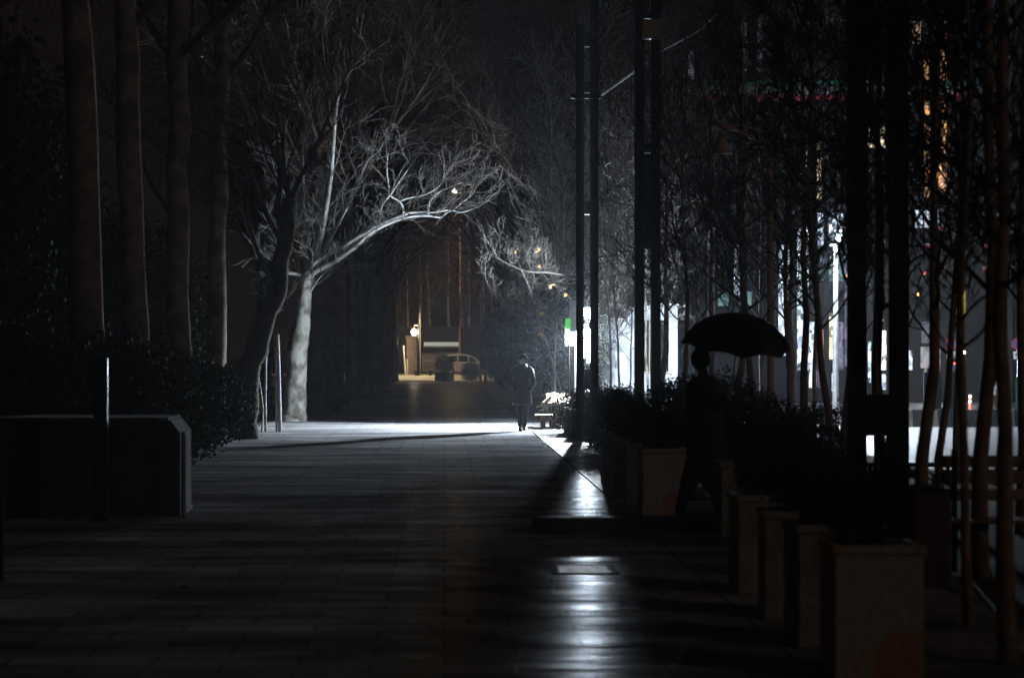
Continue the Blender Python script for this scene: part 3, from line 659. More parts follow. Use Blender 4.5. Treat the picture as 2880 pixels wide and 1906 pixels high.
part('panel', box_px(MB(), 1812.5, 1830.5, 432, 700, 41.03, .08), mat('dark_brown_panel', (.035, .026, .022), .7, (.025, .018, .015), 4), t)
part('tie_plate', box_px(MB(), 1812.5, 1830.5, 40, 52, 41.02, .1), M_iron, t); part('tie_plate', box_px(MB(), 1812.5, 1830.5, 405, 430, 41.02, .1), M_iron, t)
bx = part('meter_box', box_px(MB(), 1806, 1858, 54, 109, 40.85, .145, False, .01), M_beige, t)
part('box_door', box_px(MB(), 1810, 1846, 58, 105, 40.842, .006), M_beige, bx)
t = thing('twin_post', (W(2472, 0, 22.5).x, 22.5, 0), 'third and nearest tall twin post, a dark notice board between its two uprights', 'post', 'tall twin steel posts')
part('post', box_px(MB(), 2390, 2437, -80, 1540, 22.4, .16, True, .008), M_iron, t)
part('post', box_px(MB(), 2500, 2556, -80, 1540, 22.4, .16, True, .008), M_iron, t)
part('notice_board', box_px(MB(), 2437.6, 2499.4, 1108, 1225, 22.44, .04), M_iron, t)
part('tie_plate', box_px(MB(), 2437.6, 2499.4, 60, 84, 22.44, .05), M_iron, t)
# overhead cable
tag(part('overhead_cable', MB().tube([W(1846, 150, 41.1), W(1885, 130, 40), W(1960, 90, 37), W(2075, -10, 31)], .018, 6), M_black), 'dark overhead cable running up right from the meter box post', 'cable')
tag(part('post_cable', MB().tube([W(1684, 150, 48.7), W(1696, 120, 48.8), W(1712, 10, 48.9), W(1716, -40, 48.9)], .012, 5), M_iron), 'thin cable rising from the twin posts in front of the lamp', 'cable')

# classical street lamp with bell shade
t = thing('street_lamp', (W(2166, 0, 33).x, 33, 0), 'unlit street lamp with bell shaped shade on a lattice arm', 'street lamp')
mb = MB(); c = W(2166, 0, 33).x; zt = W(0, 335, 33).z
mb.tube([(c, 33, 0), (c, 33, .5), (c, 33, .55), (c, 33, zt)], [.09, .08, .05, .04], 12); mb.ball((c, 33, zt + .04), .07)
M_lamppost = mat('weathered_lamp_paint', (.62, .48, .40), .6, (.45, .34, .28), 4)
part('pole', mb, M_lamppost, t, smooth=True)
mb = MB(); up_ = [W(x, y, 33) for x, y in [(2166, 375), (2130, 365), (2090, 355), (2050, 352), (2022, 354)]]; lo_ = [W(x, y, 33) for x, y in [(2166, 425), (2140, 410), (2100, 380), (2060, 362), (2030, 357)]]
mb.tube(up_, .018, 6); mb.tube(lo_, .016, 6)
for i in range(4): mb.tube([up_[i], lo_[i]], .012, 5); mb.tube([up_[i + 1], lo_[i]], .01, 5)
part('arm', mb, M_lamppost, t)
mb = MB(); c = W(2029, 0, 33).x; z1 = W(0, 362, 33).z; z2 = W(0, 427, 33).z; h = z1 - z2
mb.loft([(c, 33, z2, .155, .155), (c, 33, z2 + h * .15, .125, .125), (c, 33, z2 + h * .45, .085, .085), (c, 33, z2 + h * .8, .06, .06), (c, 33, z1, .03, .03)], 18)
part('lamp_shade', mb, M_lamppost, t, smooth=True)

# ------------------------------------------------------------------ kiosk
YK = 68.0
t = thing('kiosk', (W(1790, 0, YK).x, YK + 1, 0), 'white kiosk with corrugated roof, dazzlingly lit by the bulb', 'kiosk')
xa = W(1690, 0, YK).x; xb = W(1905, 0, YK).x; ztp = W(0, 862, YK).z
M_kw = mat('kiosk_panel', (.60, .64, .72), .6, (.48, .52, .6), 1.2)
part('wall', MB().box(xa + .26, xb, YK, YK + 2.2, 0, ztp), M_kw, t)
part('corner_column', MB().box(xa, xa + .255, YK - .05, YK + 2.2, 0, ztp + .01, .01), M_white, t)
mb = MB(); pr = []
n = 60
for i in range(n + 1):
    x = xa - .1 + (xb - xa + .3) * i / n; pr.append((x, ztp + .06 + .035 * math.sin(i * 1.05)))
for i in range(n, -1, -1): x = xa - .1 + (xb - xa + .3) * i / n; pr.append((x, ztp + .03 + .035 * math.sin(i * 1.05) - .012))
mb.prism(pr, YK - .35, YK + 2.4); part('roof', mb, mat('corrugated_sheet', (.6, .62, .62), .4, (.4, .42, .42), 2), t)
wn = part('window', box_px(MB(), 1718, 1755, 868, 894, YK - .03, .03), M_glass, t); part('frame', box_px(MB(), 1716, 1757, 895, 899, YK - .04, .03), M_signw, wn)
wn = part('window', box_px(MB(), 1786, 1880, 900, 1045, YK - .03, .03), M_glass, t)
mb = MB(); box_px(mb, 1784, 1882, 1046, 1052, YK - .12, .11); box_px(mb, 1825, 1828, 900, 1045, YK - .05, .02); part('sill', mb, M_wood, wn)
part('door', box_px(MB(), 1730, 1764, 986, 1170, YK - .03, .03, True), M_white, t)
mb = MB(); box_px(mb, 1716, 1719, 985, 1170, YK - .04, .03); box_px(mb, 1716, 1766, 981, 985, YK - .04, .03); part('door_frame', mb, M_kw, t)
mb = MB(); box_px(mb, 1716, 1764, 899.5, 903, YK - .05, .04); part('rail', mb, M_beige, t)
# awning and hanging cloths
A0 = W(1600, 896, 57.9); t = thing('awning', (W(1645, 0, 58).x, 58, 2.6), 'white cloth awning stretched left from the kiosk above the bulb', 'awning')
mb = MB(); P_ = []
for j, (yy, py) in enumerate(((57.2, 862), (58.2, 858), (59.6, 856))):
    for i in range(9):
        px = 1618 + (1700 - 1618) * i / 8; q = W(px, py + 4 * math.sin(i * 1.7 + j), yy); P_.append(q)
o = len(mb.v)
for q in P_: mb.v.append(tuple(q))
for q in P_: mb.v.append((q.x, q.y, q.z + .015))
for j in range(2):
    for i in range(8):
        a = j * 9 + i; mb.f.append((a, a + 1, a + 10, a + 9)); mb.f.append((a + 27, a + 36, a + 37, a + 28))
part('cloth', mb, M_cloth_w, t)
mb = MB()
for i in range(14):
    px = 1640 + i * 1.6; q = W(px, 866, 57.3); d_ = .22 + .05 * math.sin(i * 1.9)
    mb.box(q.x, q.x + .012, 57.29, 57.3 + .006, q.z - d_, q.z)
part('fringe', mb, M_cloth_w, t)
part('pole', MB().tube([(W(1618, 0, 57.4).x, 57.4, 0), (W(1618, 0, 57.4).x, 57.4, W(0, 864, 57.4).z)], .02, 8), M_steel, t)
t = thing('hanging_flag', W(1650, 960, 57.35), 'narrow white and red flag hanging below the bulb', 'flag')
def cloth(x0, x1, y0, y1, Y, m, nm, par, ph=0):
    mb = MB(); n = 6; mm = 6
    for s_ in (0, .008):
        for j in range(mm + 1):
            for i in range(n + 1):
                q = W(x0 + (x1 - x0) * i / n, y0 + (y1 - y0) * j / mm, Y); mb.v.append((q.x, q.y + s_ + .02 * math.sin(i * 1.5 + ph) * j / mm, q.z))
    K = (n + 1) * (mm + 1)
    for j in range(mm):
        for i in range(n):
            a = j * (n + 1) + i; mb.f.append((a, a + 1, a + n + 2, a + n + 1)); mb.f.append((K + a, K + a + n + 1, K + a + n + 2, K + a + 1))
    return part(nm, mb, m, par, smooth=True)
cloth(1640, 1651, 955, 1005, 57.35, M_cloth_w, 'white_cloth', t); cloth(1651.5, 1660, 945, 1020, 57.35, M_cloth_w, 'white_band', t, 1); cloth(1660.5, 1664, 970, 1018, 57.35, M_red, 'red_band', t, 1)
t_ = MB(); t_.tube([W(1640, 944, 57.34), W(1664, 944, 57.34)], .007, 6); part('rod', t_, M_iron, t)
tag(part('flag_string', MB().tube([W(1664, 944, 57.34), W(1664, 866, 57.34)], .005, 5), M_iron), 'string from the awning to the red and white flag', 'string')

# wooden bench and crate in the light
t = thing('low_wooden_bench', (W(1540, 0, 56.4).x, 56.4, 0), 'low pale wooden bench, brightly lit, at the right edge of the path', 'bench')
a = W(1519, 1184, 56.2); b = W(1562, 1177, 56.2)
part('seat', MB().box(a.x - .1, b.x, 56.1, 56.9, .26, .31, .008), M_wood, t)
for x in (a.x + .03, b.x - .12):
    for y in (56.15, 56.75): part('leg', MB().box(x, x + .09, y, y + .07, .0, .259), M_wood, t)
part('stretcher', MB().box(a.x + .125, b.x - .125, 56.17, 56.2, .17, .23), M_wood, t)
t = thing('wooden_box_stand', (W(1580, 0, 55.6).x, 55.6, 0), 'pale plank stand with a roof-like slanted top beside the low bench', 'stand')
x0 = W(1560, 0, 55.5).x; x1 = W(1593, 0, 55.5).x
mb = MB()
for i in range(5):
    xx = x0 + (x1 - x0) * i / 5; mb.box(xx + .004, xx + (x1 - x0) / 5 - .004, 55.5, 55.53, 0, .60 - .006 * (i % 2))
part('front', mb, M_wood, t)
part('side_panel', MB().box(x0 + .0, x0 + .03, 55.531, 56.2, 0, .59), M_wood, t); part('side_panel', MB().box(x1 - .03, x1, 55.531, 56.2, 0, .59), M_wood, t)
mb = MB(); mb.prism([(55.28, .56), (55.28, .60), (56.4, .80), (56.4, .76)], x0 - .16, x1 + .10, 'x'); part('top', mb, M_wood, t)
mb = MB(); mb.prism([(x0 - .26, .60), (x0 - .02, .83), (x0 + .02, .83), (x0 - .2, .60)], 55.6, 56.3); part('gable_board', mb, M_wood, t)

# low dark beam across the right part of the path
a = W(1500, 0, 22.75).x; b = W(2110, 0, 22.75).x
mb = MB(); mb.box(a, b, 22.75, 23.1, .0, .155, .03)
tag(part('low_beam', mb, M_tyre), 'low black beam lying across the right half of the path', 'beam')

# ------------------------------------------------------------------ left foreground block, bollards
t = thing('concrete_block', (W(250, 0, 25.6).x, 25.6, 0), 'long dark concrete block with cut corner at the left of the path', 'block')
xl = W(-60, 0, 25.5).x; xr = W(508, 0, 25.5).x; zt = W(0, 1183, 25.5).z
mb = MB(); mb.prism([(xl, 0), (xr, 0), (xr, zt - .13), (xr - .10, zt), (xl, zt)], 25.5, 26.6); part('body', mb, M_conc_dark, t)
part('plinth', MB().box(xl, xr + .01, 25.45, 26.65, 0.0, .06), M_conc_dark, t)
for k in range(3):
    xs = xr - .75 - k * .9; part('seam', MB().box(xs - .006, xs + .006, 25.494, 25.499, .061, zt - .01), M_soil, t)
mb = MB(); rgc = random.Random(4)
for k in range(4): mb.box(xr - .11 - (k + 1) * .8, xr - .12 - k * .8, 25.46, 26.64, zt + .001, zt + .035, .006)
part('coping', mb, mat('worn_coping', (.10, .095, .09), .95, (.05, .05, .045), 5, .8, 25, spec=.1), t)
def bollard(px, ytop, Y, r, lb, m):
    c = W(px, ytop, Y); t = thing('bollard', (c.x, Y, 0), lb, 'bollard', 'metal bollards on the left')
    part('post', MB().tube([(c.x, Y, 0), (c.x, Y, c.z - .03), (c.x, Y, c.z - .008), (c.x, Y, c.z)], [r, r, r * .8, r * .4], 16), m, t, smooth=False)
    part('base_plate', MB().tube([(c.x, Y, 0), (c.x, Y, .012)], r * 2, 16), M_iron, t)
bollard(516, 1212, 25.2, .026, 'slim steel bollard at the right end of the concrete block', M_steel)
bollard(1, 1395, 18.2, .026, 'slim steel bollard cut by the left edge of the photo', M_iron)
t = thing('square_post', (W(283, 0, 24.6).x, 24.6, 0), 'black square post before the concrete block, with a thin pale edge', 'post')
part('post', box_px(MB(), 262, 300, 1006, 1465, 24.6, .15, True, .006), M_iron, t)
part('edge_highlight_strip', box_px(MB(), 300.4, 303.5, 1006, 1465, 24.6, .012, True), M_steel, t)  # pale strip stands in for the highlight along the post edge

t = thing('drain_cover', (W(1640, 0, 19).x, 19, .004), 'small studded iron drain cover in the path where the lamp reflection falls', 'drain cover')
gx = W(1640, 0, 19).x; part('frame', MB().box(gx - .26, gx + .26, 18.6, 18.66, .001, .006).box(gx - .26, gx + .26, 19.34, 19.4, .001, .006).box(gx - .26, gx - .2, 18.661, 19.339, .001, .006).box(gx + .2, gx + .26, 18.661, 19.339, .001, .006), M_conc_dark, t)
part('plate', MB().box(gx - .199, gx + .199, 18.662, 19.338, .001, .005), mat('studded_iron_plate', (.05, .05, .052), .6, (.03, .03, .032), 30, 1.0, 26, spec=.25), t)
lf = MB(); rgl = random.Random(9)
for _ in range(260):
    Y = 9 + 52 * rgl.random() ** .8; x = rgl.choice([-4.3 + abs(rgl.gauss(0, .5)), 1.9 - abs(rgl.gauss(0, .7)), rgl.uniform(-4.2, 1.9)]); a = rgl.uniform(0, 6.28); l = rgl.uniform(.03, .07); o = len(lf.v)
    for dx, dy, dz in ((-1, 0, .002), (0, -.55, .006), (1, 0, .014), (0, .55, .004)): lf.v.append((x + l * (dx * math.cos(a) - dy * math.sin(a)), Y + l * (dx * math.sin(a) + dy * math.cos(a)), .003 + dz))
    lf.f.append((o, o + 1, o + 2, o + 3))
fl = part('fallen_leaves', lf, mat('dry_fallen_leaf', (.14, .09, .05), .8, (.07, .045, .03), 9)); fl['kind'] = 'stuff'

# ------------------------------------------------------------------ people
def loft_path(mb, secs, n=16):
    """secs: (center Vector, ru, rv) oriented along the path"""
    pts = [Vector(s_[0]) for s_ in secs]; k = len(pts); o = len(mb.v)
    for i, p in enumerate(pts):
        t_ = (pts[min(i + 1, k - 1)] - pts[max(i - 1, 0)]).normalized()
        u_ = Vector((1, 0, 0)); u_ = (u_ - t_ * u_.dot(t_)).normalized(); v_ = t_.cross(u_)
        for j in range(n):
            a = 2 * math.pi * j / n; mb.v.append(tuple(p + u_ * (secs[i][1] * math.cos(a)) + v_ * (secs[i][2] * math.sin(a))))
    for i in range(k - 1):
        for j in range(n):
            a0 = o + i * n + j; b0 = o + i * n + (j + 1) % n; mb.f.append((a0, b0, b0 + n, a0 + n))
    mb.f.append(tuple(o + j for j in reversed(range(n)))); mb.f.append(tuple(o + (k - 1) * n + j for j in range(n)))
def skin_body(name, verts, edges, radii, m, parent, loc_root=0):
    me = bpy.data.meshes.new(name); me.from_pydata([tuple(v) for v in verts], edges, []); me.materials.append(m)
    o = link(name, me); o.parent = parent
    sk = o.modifiers.new('skin', 'SKIN'); sk.use_smooth_shade = True
    if not me.skin_vertices: me.skin_vertices.new()
    for i, r in enumerate(radii): me.skin_vertices[0].data[i].radius = (r, r); me.skin_vertices[0].data[i].use_root = (i == loc_root)
    ss = o.modifiers.new('sub', 'SUBSURF'); ss.levels = 1; ss.render_levels = 2
    return o

# hooded walker facing the camera. local: faces -Y, x right in picture
cx = W(1468, 0, 54).x
t = thing('person', (cx, 54.0, 0), 'walker in hooded black puffer coat and white face mask, hands in pockets', 'person')
V = [(0, 0, .92), (0, 0, 1.15), (0, -.005, 1.36), (0, -.01, 1.46), (0, -.02, 1.55), (0, -.02, 1.62),
     (.15, 0, 1.36), (.235, .0, 1.12), (.18, -.08, .99), (.15, -.12, .94), (-.15, 0, 1.36), (-.235, 0, 1.12), (-.18, -.08, .99), (-.15, -.12, .94),
     (.085, 0, .86), (.075, .02, .48), (.055, .10, .09), (.055, .02, .05), (-.085, 0, .86), (-.065, -.06, .48), (-.045, -.10, .09), (-.045, -.19, .04)]
E_ = [(0, 1), (1, 2), (2, 3), (3, 4), (4, 5), (2, 6), (6, 7), (7, 8), (8, 9), (2, 10), (10, 11), (11, 12), (12, 13), (0, 14), (14, 15), (15, 16), (16, 17), (0, 18), (18, 19), (19, 20), (20, 21)]
RR = [.12, .11, .09, .05, .07, .06, .045, .035, .025, .028, .045, .035, .025, .028, .075, .055, .038, .03, .085, .055, .038, .03]
skin_body('body', V, E_, RR, M_skin, t)
def P1(mb, name, m, smooth=True, par=None): return part(name, mb, m, par or t, local=True, smooth=smooth)
mb = MB(); secs = []; N = 28
for i in range(N + 1):
    z = .58 + (1.44 - .58) * i / N; k = (z - .58) / .86
    rx = .205 + .012 * math.cos(k * 6) - .028 * k; ry = .155 + .01 * math.cos(k * 5)
    if k > .82: f = (k - .82) / .18; rx *= (1 - .52 * f * f); ry *= (1 - .40 * f * f)
    if k < .45: rx += .012 * (.45 - k)
    q = .010 * abs(math.sin(i * math.pi / 3.5))
    secs.append((0, 0, z, rx + q, ry + q))
mb.loft(secs, 28, wob=lambda i, a: .012 * math.sin(3 * a + i * .9) + .01 * math.sin(7 * a + i * .4)); coat = P1(mb, 'coat', M_puffer)
for s_ in (1, -1):
    mb = MB(); pts = [((s_ * .11, 0, 1.40), .06, .075), ((s_ * .175, 0, 1.365), .066, .075), ((s_ * .215, .005, 1.28), .060, .068), ((s_ * .242, .005, 1.18), .055, .064), ((s_ * .250, 0, 1.11), .053, .062), ((s_ * .235, -.04, 1.03), .050, .058), ((s_ * .20, -.09, .97), .046, .054), ((s_ * .165, -.13, .93), .045, .045)]
    pp = []
    for i in range(len(pts) - 1):
        for k in range(4):
            f = k / 4; c = Vector(pts[i][0]).lerp(Vector(pts[i + 1][0]), f); q = .006 * abs(math.sin((i * 4 + k) * math.pi / 3.2)); pp.append((c, pts[i][1] * (1 - f) + pts[i + 1][1] * f + q, pts[i][2] * (1 - f) + pts[i + 1][2] * f + q))
    pp.append((Vector(pts[-1][0]), .05, .05)); loft_path(mb, pp); P1(mb, 'sleeve', M_puffer, par=None)
    mb = MB(); mb.obox((s_ * .165, -.165, .93), Vector((1, 0, .25 * s_)).normalized(), Vector((-.25 * s_, 0, 1)).normalized(), Vector((0, 1, 0)), .05, .008, .012); P1(mb, 'pocket', M_black, False)
mb = MB(); mb.box(-.006, .006, -.172, -.155, .62, 1.36); P1(mb, 'zip', M_iron, False)
# trousers and boots
def leg(hip, knee, ank, s_):
    mb = MB(); hip, knee, ank = map(Vector, (hip, knee, ank)); L = []
    for i in range(6): f = i / 5; L.append((hip.lerp(knee, f), .098 - .03 * f, .10 - .03 * f))
    for i in range(1, 6): f = i / 5; L.append((knee.lerp(ank, f), .068 - .018 * f + .003 * (i % 2), .07 - .015 * f))
    loft_path(mb, L); P1(mb, 'trouser_leg', M_black)
leg((.085, 0, .88), (.078, .02, .48), (.055, .09, .13), 1); leg((-.08, 0, .88), (-.062, -.06, .48), (-.042, -.09, .11), -1)
def boot(c, pitch, name='boot', mm=None):
    mb = MB(); x, y, z = c
    loft_path(mb, [(Vector((x, y + .01, z + .16)), .048, .052), (Vector((x, y + .01, z + .10)), .045, .05), (Vector((x, y + .0, z + .06)), .046, .06)])
    mb.loft([(x, y - .05, z + .0, .044, .125), (x, y - .05, z + .02, .047, .13), (x, y - .045, z + .045, .044, .118), (x, y - .02, z + .075, .038, .08)], 16)
    P1(mb, name, mm or M_black)
boot((-.044, -.10, .0), 0); boot((.055, .09, .015), 0)
# head: face, mask, hood
mb = MB(); mb.ball((0, -.03, 1.59), .072, .09, .108, 16, 12); hd = P1(mb, 'face', M_skin)
mb = MB(); mb.ball((0, -.118, 1.578), .012, .018, .022, 8, 6); P1(mb, 'nose', M_skin, par=None)
for s_ in (-1, 1):
    mb = MB(); mb.ball((s_ * .029, -.108, 1.605), .011, .008, .006, 8, 6); P1(mb, 'eye', M_iron)
    mb = MB(); mb.box(s_ * .03 - .016, s_ * .03 + .016, -.116, -.106, 1.622, 1.627); P1(mb, 'eyebrow', M_hair, False)
mb = MB(); mb.loft([(0, -.05, 1.488, .03, .055), (0, -.05, 1.50, .055, .075), (0, -.046, 1.53, .07, .092), (0, -.042, 1.56, .072, .098), (0, -.042, 1.585, .07, .096), (0, -.042, 1.592, .062, .090)], 20); P1(mb, 'mask', M_mask)
mb = MB(); mb.ball((0, -.02, 1.635), .078, .088, .07, 16, 8); P1(mb, 'hair', M_hair)
# hood: shell swept round the head, open at the front
mb = MB(); n = 18; mrows = 8; rows = []
for j in range(mrows + 1):
    f = j / mrows; th = .10 * (1 - f)  # front rim to back
    y = -.115 + .22 * f; sx = .115 * math.cos(max(0, f - .25) * 1.9) + .0; sz = .145 * math.cos(max(0, f - .25) * 1.9)
    for i in range(n + 1):
        a = math.pi * 1.32 * (i / n) - math.pi * .16
        mb.v.append((sx * math.cos(a), y + .03 * (1 - abs(math.sin(a))) * (1 - f), 1.575 + (sz * math.sin(a) if math.sin(a) > 0 else .16 * math.sin(a))))
for j in range(mrows):
    for i in range(n): a0 = j * (n + 1) + i; mb.f.append((a0, a0 + 1, a0 + n + 2, a0 + n + 1))
h_ = P1(mb, 'hood', M_puffer); so_ = h_.modifiers.new('solid', 'SOLIDIFY'); so_.thickness = .014
mb = MB(); P = [Vector((.118 * math.cos(math.pi * 1.32 * i / 20 - math.pi * .16), -.118, 1.575 + (.148 if math.sin(math.pi * 1.32 * i / 20 - math.pi * .16) > 0 else .16) * math.sin(math.pi * 1.32 * i / 20 - math.pi * .16))) for i in range(21)]
mb.tube(P, .013, 8); P1(mb, 'hood_trim', mat('grey_hood_trim', (.14, .15, .16), .8, (.08, .09, .1), 30, .8, 60), True)
mb = MB(); mb.loft([(0, -.01, 1.40, .13, .10), (0, -.015, 1.44, .115, .10), (0, -.02, 1.48, .10, .10), (0, -.02, 1.505, .09, .09)], 20); P1(mb, 'collar', M_puffer)

# umbrella walker, striding left, dark
YU = 24.3; cx = W(1985, 0, YU).x
t = thing('person', (cx, YU, 0), 'dark figure in a long coat striding left under an open umbrella', 'person')
V = [(0, 0, .95), (-.02, 0, 1.2), (-.03, 0, 1.42), (-.04, 0, 1.52), (-.06, 0, 1.61), (-.06, 0, 1.68),
     (-.02, -.17, 1.42), (.06, -.22, 1.18), (.16, -.16, 1.22), (.22, -.10, 1.27), (-.03, .17, 1.42), (0, .22, 1.15), (-.1, .22, .98), (-.14, .22, .90),
     (-.02, -.08, .9), (-.17, -.08, .52), (-.27, -.08, .09), (-.36, -.08, .04), (.0, .08, .9), (.05, .08, .5), (.14, .08, .14), (.08, .08, .05)]
RR = [.12, .11, .09, .05, .07, .06, .045, .035, .025, .028, .045, .035, .025, .028, .075, .055, .038, .03, .085, .055, .038, .03]
skin_body('body', V, E_, RR, M_skin, t)
mb = MB(); secs = []
for i in range(21):
    k = i / 20; z = .45 + 1.02 * k; rx = .22 - .05 * k; ry = .23 - .02 * k
    if k > .85: f = (k - .85) / .15; rx *= 1 - .45 * f * f; ry *= 1 - .5 * f * f
    secs.append((.02 - .05 * k, 0, z, rx, ry))
M_coat = mat('dark_navy_coat', (.028, .034, .048), .8, (.018, .022, .032), 8, .5, 25)
mb.loft(secs, 24, wob=lambda i, a: .025 * math.sin(5 * a + .3 * i) * (1 - i / 22)); P1(mb, 'coat', M_coat)
for pts in ([((-.02, -.14, 1.43), .07), ((.0, -.2, 1.36), .075), ((.06, -.235, 1.20), .062), ((.13, -.19, 1.20), .052), ((.185, -.14, 1.245), .042)], [((-.03, .14, 1.43), .07), ((-.02, .21, 1.36), .075), ((0, .24, 1.16), .062), ((-.07, .24, 1.03), .052), ((-.115, .23, .95), .042)]):
    mb = MB(); A_, B_ = smoothpts([Vector(p) for p, r in pts], [r for p, r in pts]); mb.tube(A_, B_, 14); P1(mb, 'sleeve', M_coat)
def leg2(a, b, c):
    mb = MB(); A_, B_ = smoothpts([Vector(a), Vector(b), Vector(c)], [.10, .07, .052], 5); mb.tube(A_, B_, 14); P1(mb, 'trouser_leg', M_black)
leg2((-.02, -.08, .9), (-.17, -.08, .52), (-.27, -.08, .11)); leg2((0, .08, .9), (.05, .08, .5), (.14, .08, .15))
for x, y, z in ((-.30, -.08, 0), (.11, .08, .0)):
    mb = MB(); mb.loft([(x, y, z, .13, .046), (x, y, z + .02, .135, .05), (x + .015, y, z + .05, .12, .045), (x + .04, y, z + .09, .07, .04), (x + .045, y, z + .15, .05, .045)], 16); P1(mb, 'shoe', M_black)
mb = MB(); mb.ball((-.055, 0, 1.65), .10, .082, .115, 14, 10); P1(mb, 'hair', M_hair)
# fingers closed on the umbrella shaft
H = Vector((.235, -.10, 1.275))
for k in range(4):
    z = 1.245 + k * .021; mb = MB(); P = [Vector((H.x - .045, H.y + .012, z))] + [Vector((H.x + .02 * math.cos(a), H.y + .02 * math.sin(a), z)) for a in (R(90), R(30), R(-30), R(-90), R(-150))]
    mb.tube(P, [.0095, .0095, .009, .009, .0085, .007], 8); P1(mb, 'finger', M_skin)
mb = MB(); mb.tube([Vector((H.x - .04, H.y - .01, 1.30)), Vector((H.x - .02, H.y - .028, 1.325)), Vector((H.x + .012, H.y - .02, 1.335))], [.012, .011, .009], 8); P1(mb, 'thumb', M_skin)
# umbrella
hub = W(2080, 882, YU - .27); sh0 = Vector((cx + H.x, YU + H.y, 1.2))
t = thing('umbrella', sh0, 'open black umbrella held over the striding figure', 'umbrella')
axis = (hub - sh0).normalized(); right = Vector((1, 0, 0)); right = (right - axis * right.dot(axis)).normalized(); fw = axis.cross(right)
part('shaft', MB().tube([sh0, hub + axis * .06], .006, 8), M_steel, t)
part('handle', MB().tube([sh0 + Vector((0, 0, .1)) * 0 + axis * -.10, sh0 + axis * .09], .013, 10), M_black, t)
mb = MB(); NS = 8; SUBS = 6; RW = 6; Rr = .56
for j in range(RW + 1):
    f = j / RW
    for i in range(NS * SUBS):
        a = 2 * math.pi * i / (NS * SUBS); s_ = (i % SUBS) / SUBS; sag = math.sin(s_ * math.pi)
        rr = Rr * math.sin(f * 1.35) / math.sin(1.35) * (1 - .07 * sag * f); dz = -.35 * (1 - math.cos(f * 1.35)) / (1 - math.cos(1.35)) + .035 * sag * f * f
        q = hub + right * (rr * math.cos(a)) + fw * (rr * math.sin(a)) + axis * dz; mb.v.append(tuple(q))
K = NS * SUBS
for j in range(RW):
    for i in range(K): mb.f.append((j * K + i, j * K + (i + 1) % K, (j + 1) * K + (i + 1) % K, (j + 1) * K + i))
part('canopy', mb, mat('umbrella_cloth', (.035, .035, .042), .6, (.022, .022, .028), 5, .4, 14), t, smooth=True)
for k in range(NS):
    a = 2 * math.pi * k / NS; P = []
    for j in range(RW + 1):
        f = j / RW; rr = Rr * math.sin(f * 1.35) / math.sin(1.35); dz = -.35 * (1 - math.cos(f * 1.35)) / (1 - math.cos(1.35)) - .006
        P.append(hub + right * (rr * math.cos(a)) + fw * (rr * math.sin(a)) + axis * dz)
    part('rib', MB().tube(P, .003, 4), M_steel, t)

# seated vendor behind the hedge
YV = 57.6; cv = W(1650, 1104, YV)
t = thing('person', (cv.x, YV, 0), 'seated vendor in a white cap behind the hedge under the bulb', 'person'); hz = cv.z
V = [(0, 0, .38), (0, .02, .55), (0, .02, hz - .30), (0, .0, hz - .16), (0, 0, hz - .05), (0, 0, hz + .02), (.16, 0, hz - .28), (.2, -.1, .52), (.12, -.28, .45), (.08, -.32, .45), (-.16, 0, hz - .28), (-.2, -.1, .52), (-.12, -.28, .45), (-.08, -.32, .45),
     (.08, -.05, .40), (.11, -.40, .42), (.1, -.42, .08), (.1, -.5, .04), (-.08, -.05, .40), (-.11, -.40, .42), (-.1, -.42, .08), (-.1, -.5, .04)]
hz_body = skin_body('body', V, E_, [r_ * .85 for r_ in RR], M_skin, t)
mb = MB(); mb.loft([(0, 0, .34, .17, .15), (0, .02, .45, .18, .14), (0, .02, hz - .32, .19, .12), (0, .01, hz - .24, .15, .1), (0, 0, hz - .19, .07, .07)], 20); P1(mb, 'jacket', M_navy)
mb = MB(); mb.ball((0, 0, hz - .03), .068, .08, .095, 14, 10); P1(mb, 'face', M_skin)
mb = MB(); mb.loft([(0, 0, hz + .0, .08, .09), (0, 0, hz + .03, .088, .098), (0, 0, hz + .06, .08, .09), (0, 0, hz + .078, .05, .055)], 18); P1(mb, 'cap', M_cloth_w)
mb = MB(); mb.loft([(0, -.09, hz - .004, .07, .055), (0, -.09, hz + .006, .07, .055)], 16); P1(mb, 'cap_brim', mat('purple_brim', (.06, .04, .16), .6))
mb = MB(); mb.box(-.18, .18, -.18, .18, .0, .33, .01)
o = part('vendor_stool', mb, M_wood); o.location = (cv.x, YV, 0); tag(o, 'low wooden box stool under the seated vendor', 'stool')

# ------------------------------------------------------------------ far end of the tunnel
YF = 165.5; zf = .34
# car, side view, nose to the right
t = thing('parked_car', (W(1320, 0, YF).x, YF + .8, zf), 'pale hatchback across the far end of the path, half hidden by a bush', 'car')
xr0 = W(1237, 0, YF).x; S = 1.0
prof = [(0, .32), (-.02, .55), (.03, .80), (.12, .88), (.42, 1.30), (.60, 1.40), (1.2, 1.45), (1.9, 1.42), (2.25, 1.30), (2.85, .93), (3.65, .80), (3.92, .62), (3.95, .34), (3.7, .22), (.3, .22)]
mb = MB(); mb.prism([(xr0 + a, zf + b * 1.0) for a, b in prof], YF, YF + 1.6); bd = part('body', mb, M_carpaint, t); smooth_mod(bd, .05)
for (a0, b0), (a1, b1), (a2, b2), (a3, b3) in [((.40, .93), (.62, 1.30), (1.18, 1.36), (1.18, .93)), ((1.27, .93), (1.27, 1.36), (1.85, 1.34), (1.98, .93)), ((2.05, .93), (1.98, 1.3), (2.2, 1.24), (2.6, .95))]:
    mb = MB(); mb.prism([(xr0 + a0, zf + b0), (xr0 + a1, zf + b1), (xr0 + a2, zf + b2), (xr0 + a3, zf + b3)], YF - .012, YF + .01); part('window', mb, M_glass, t)
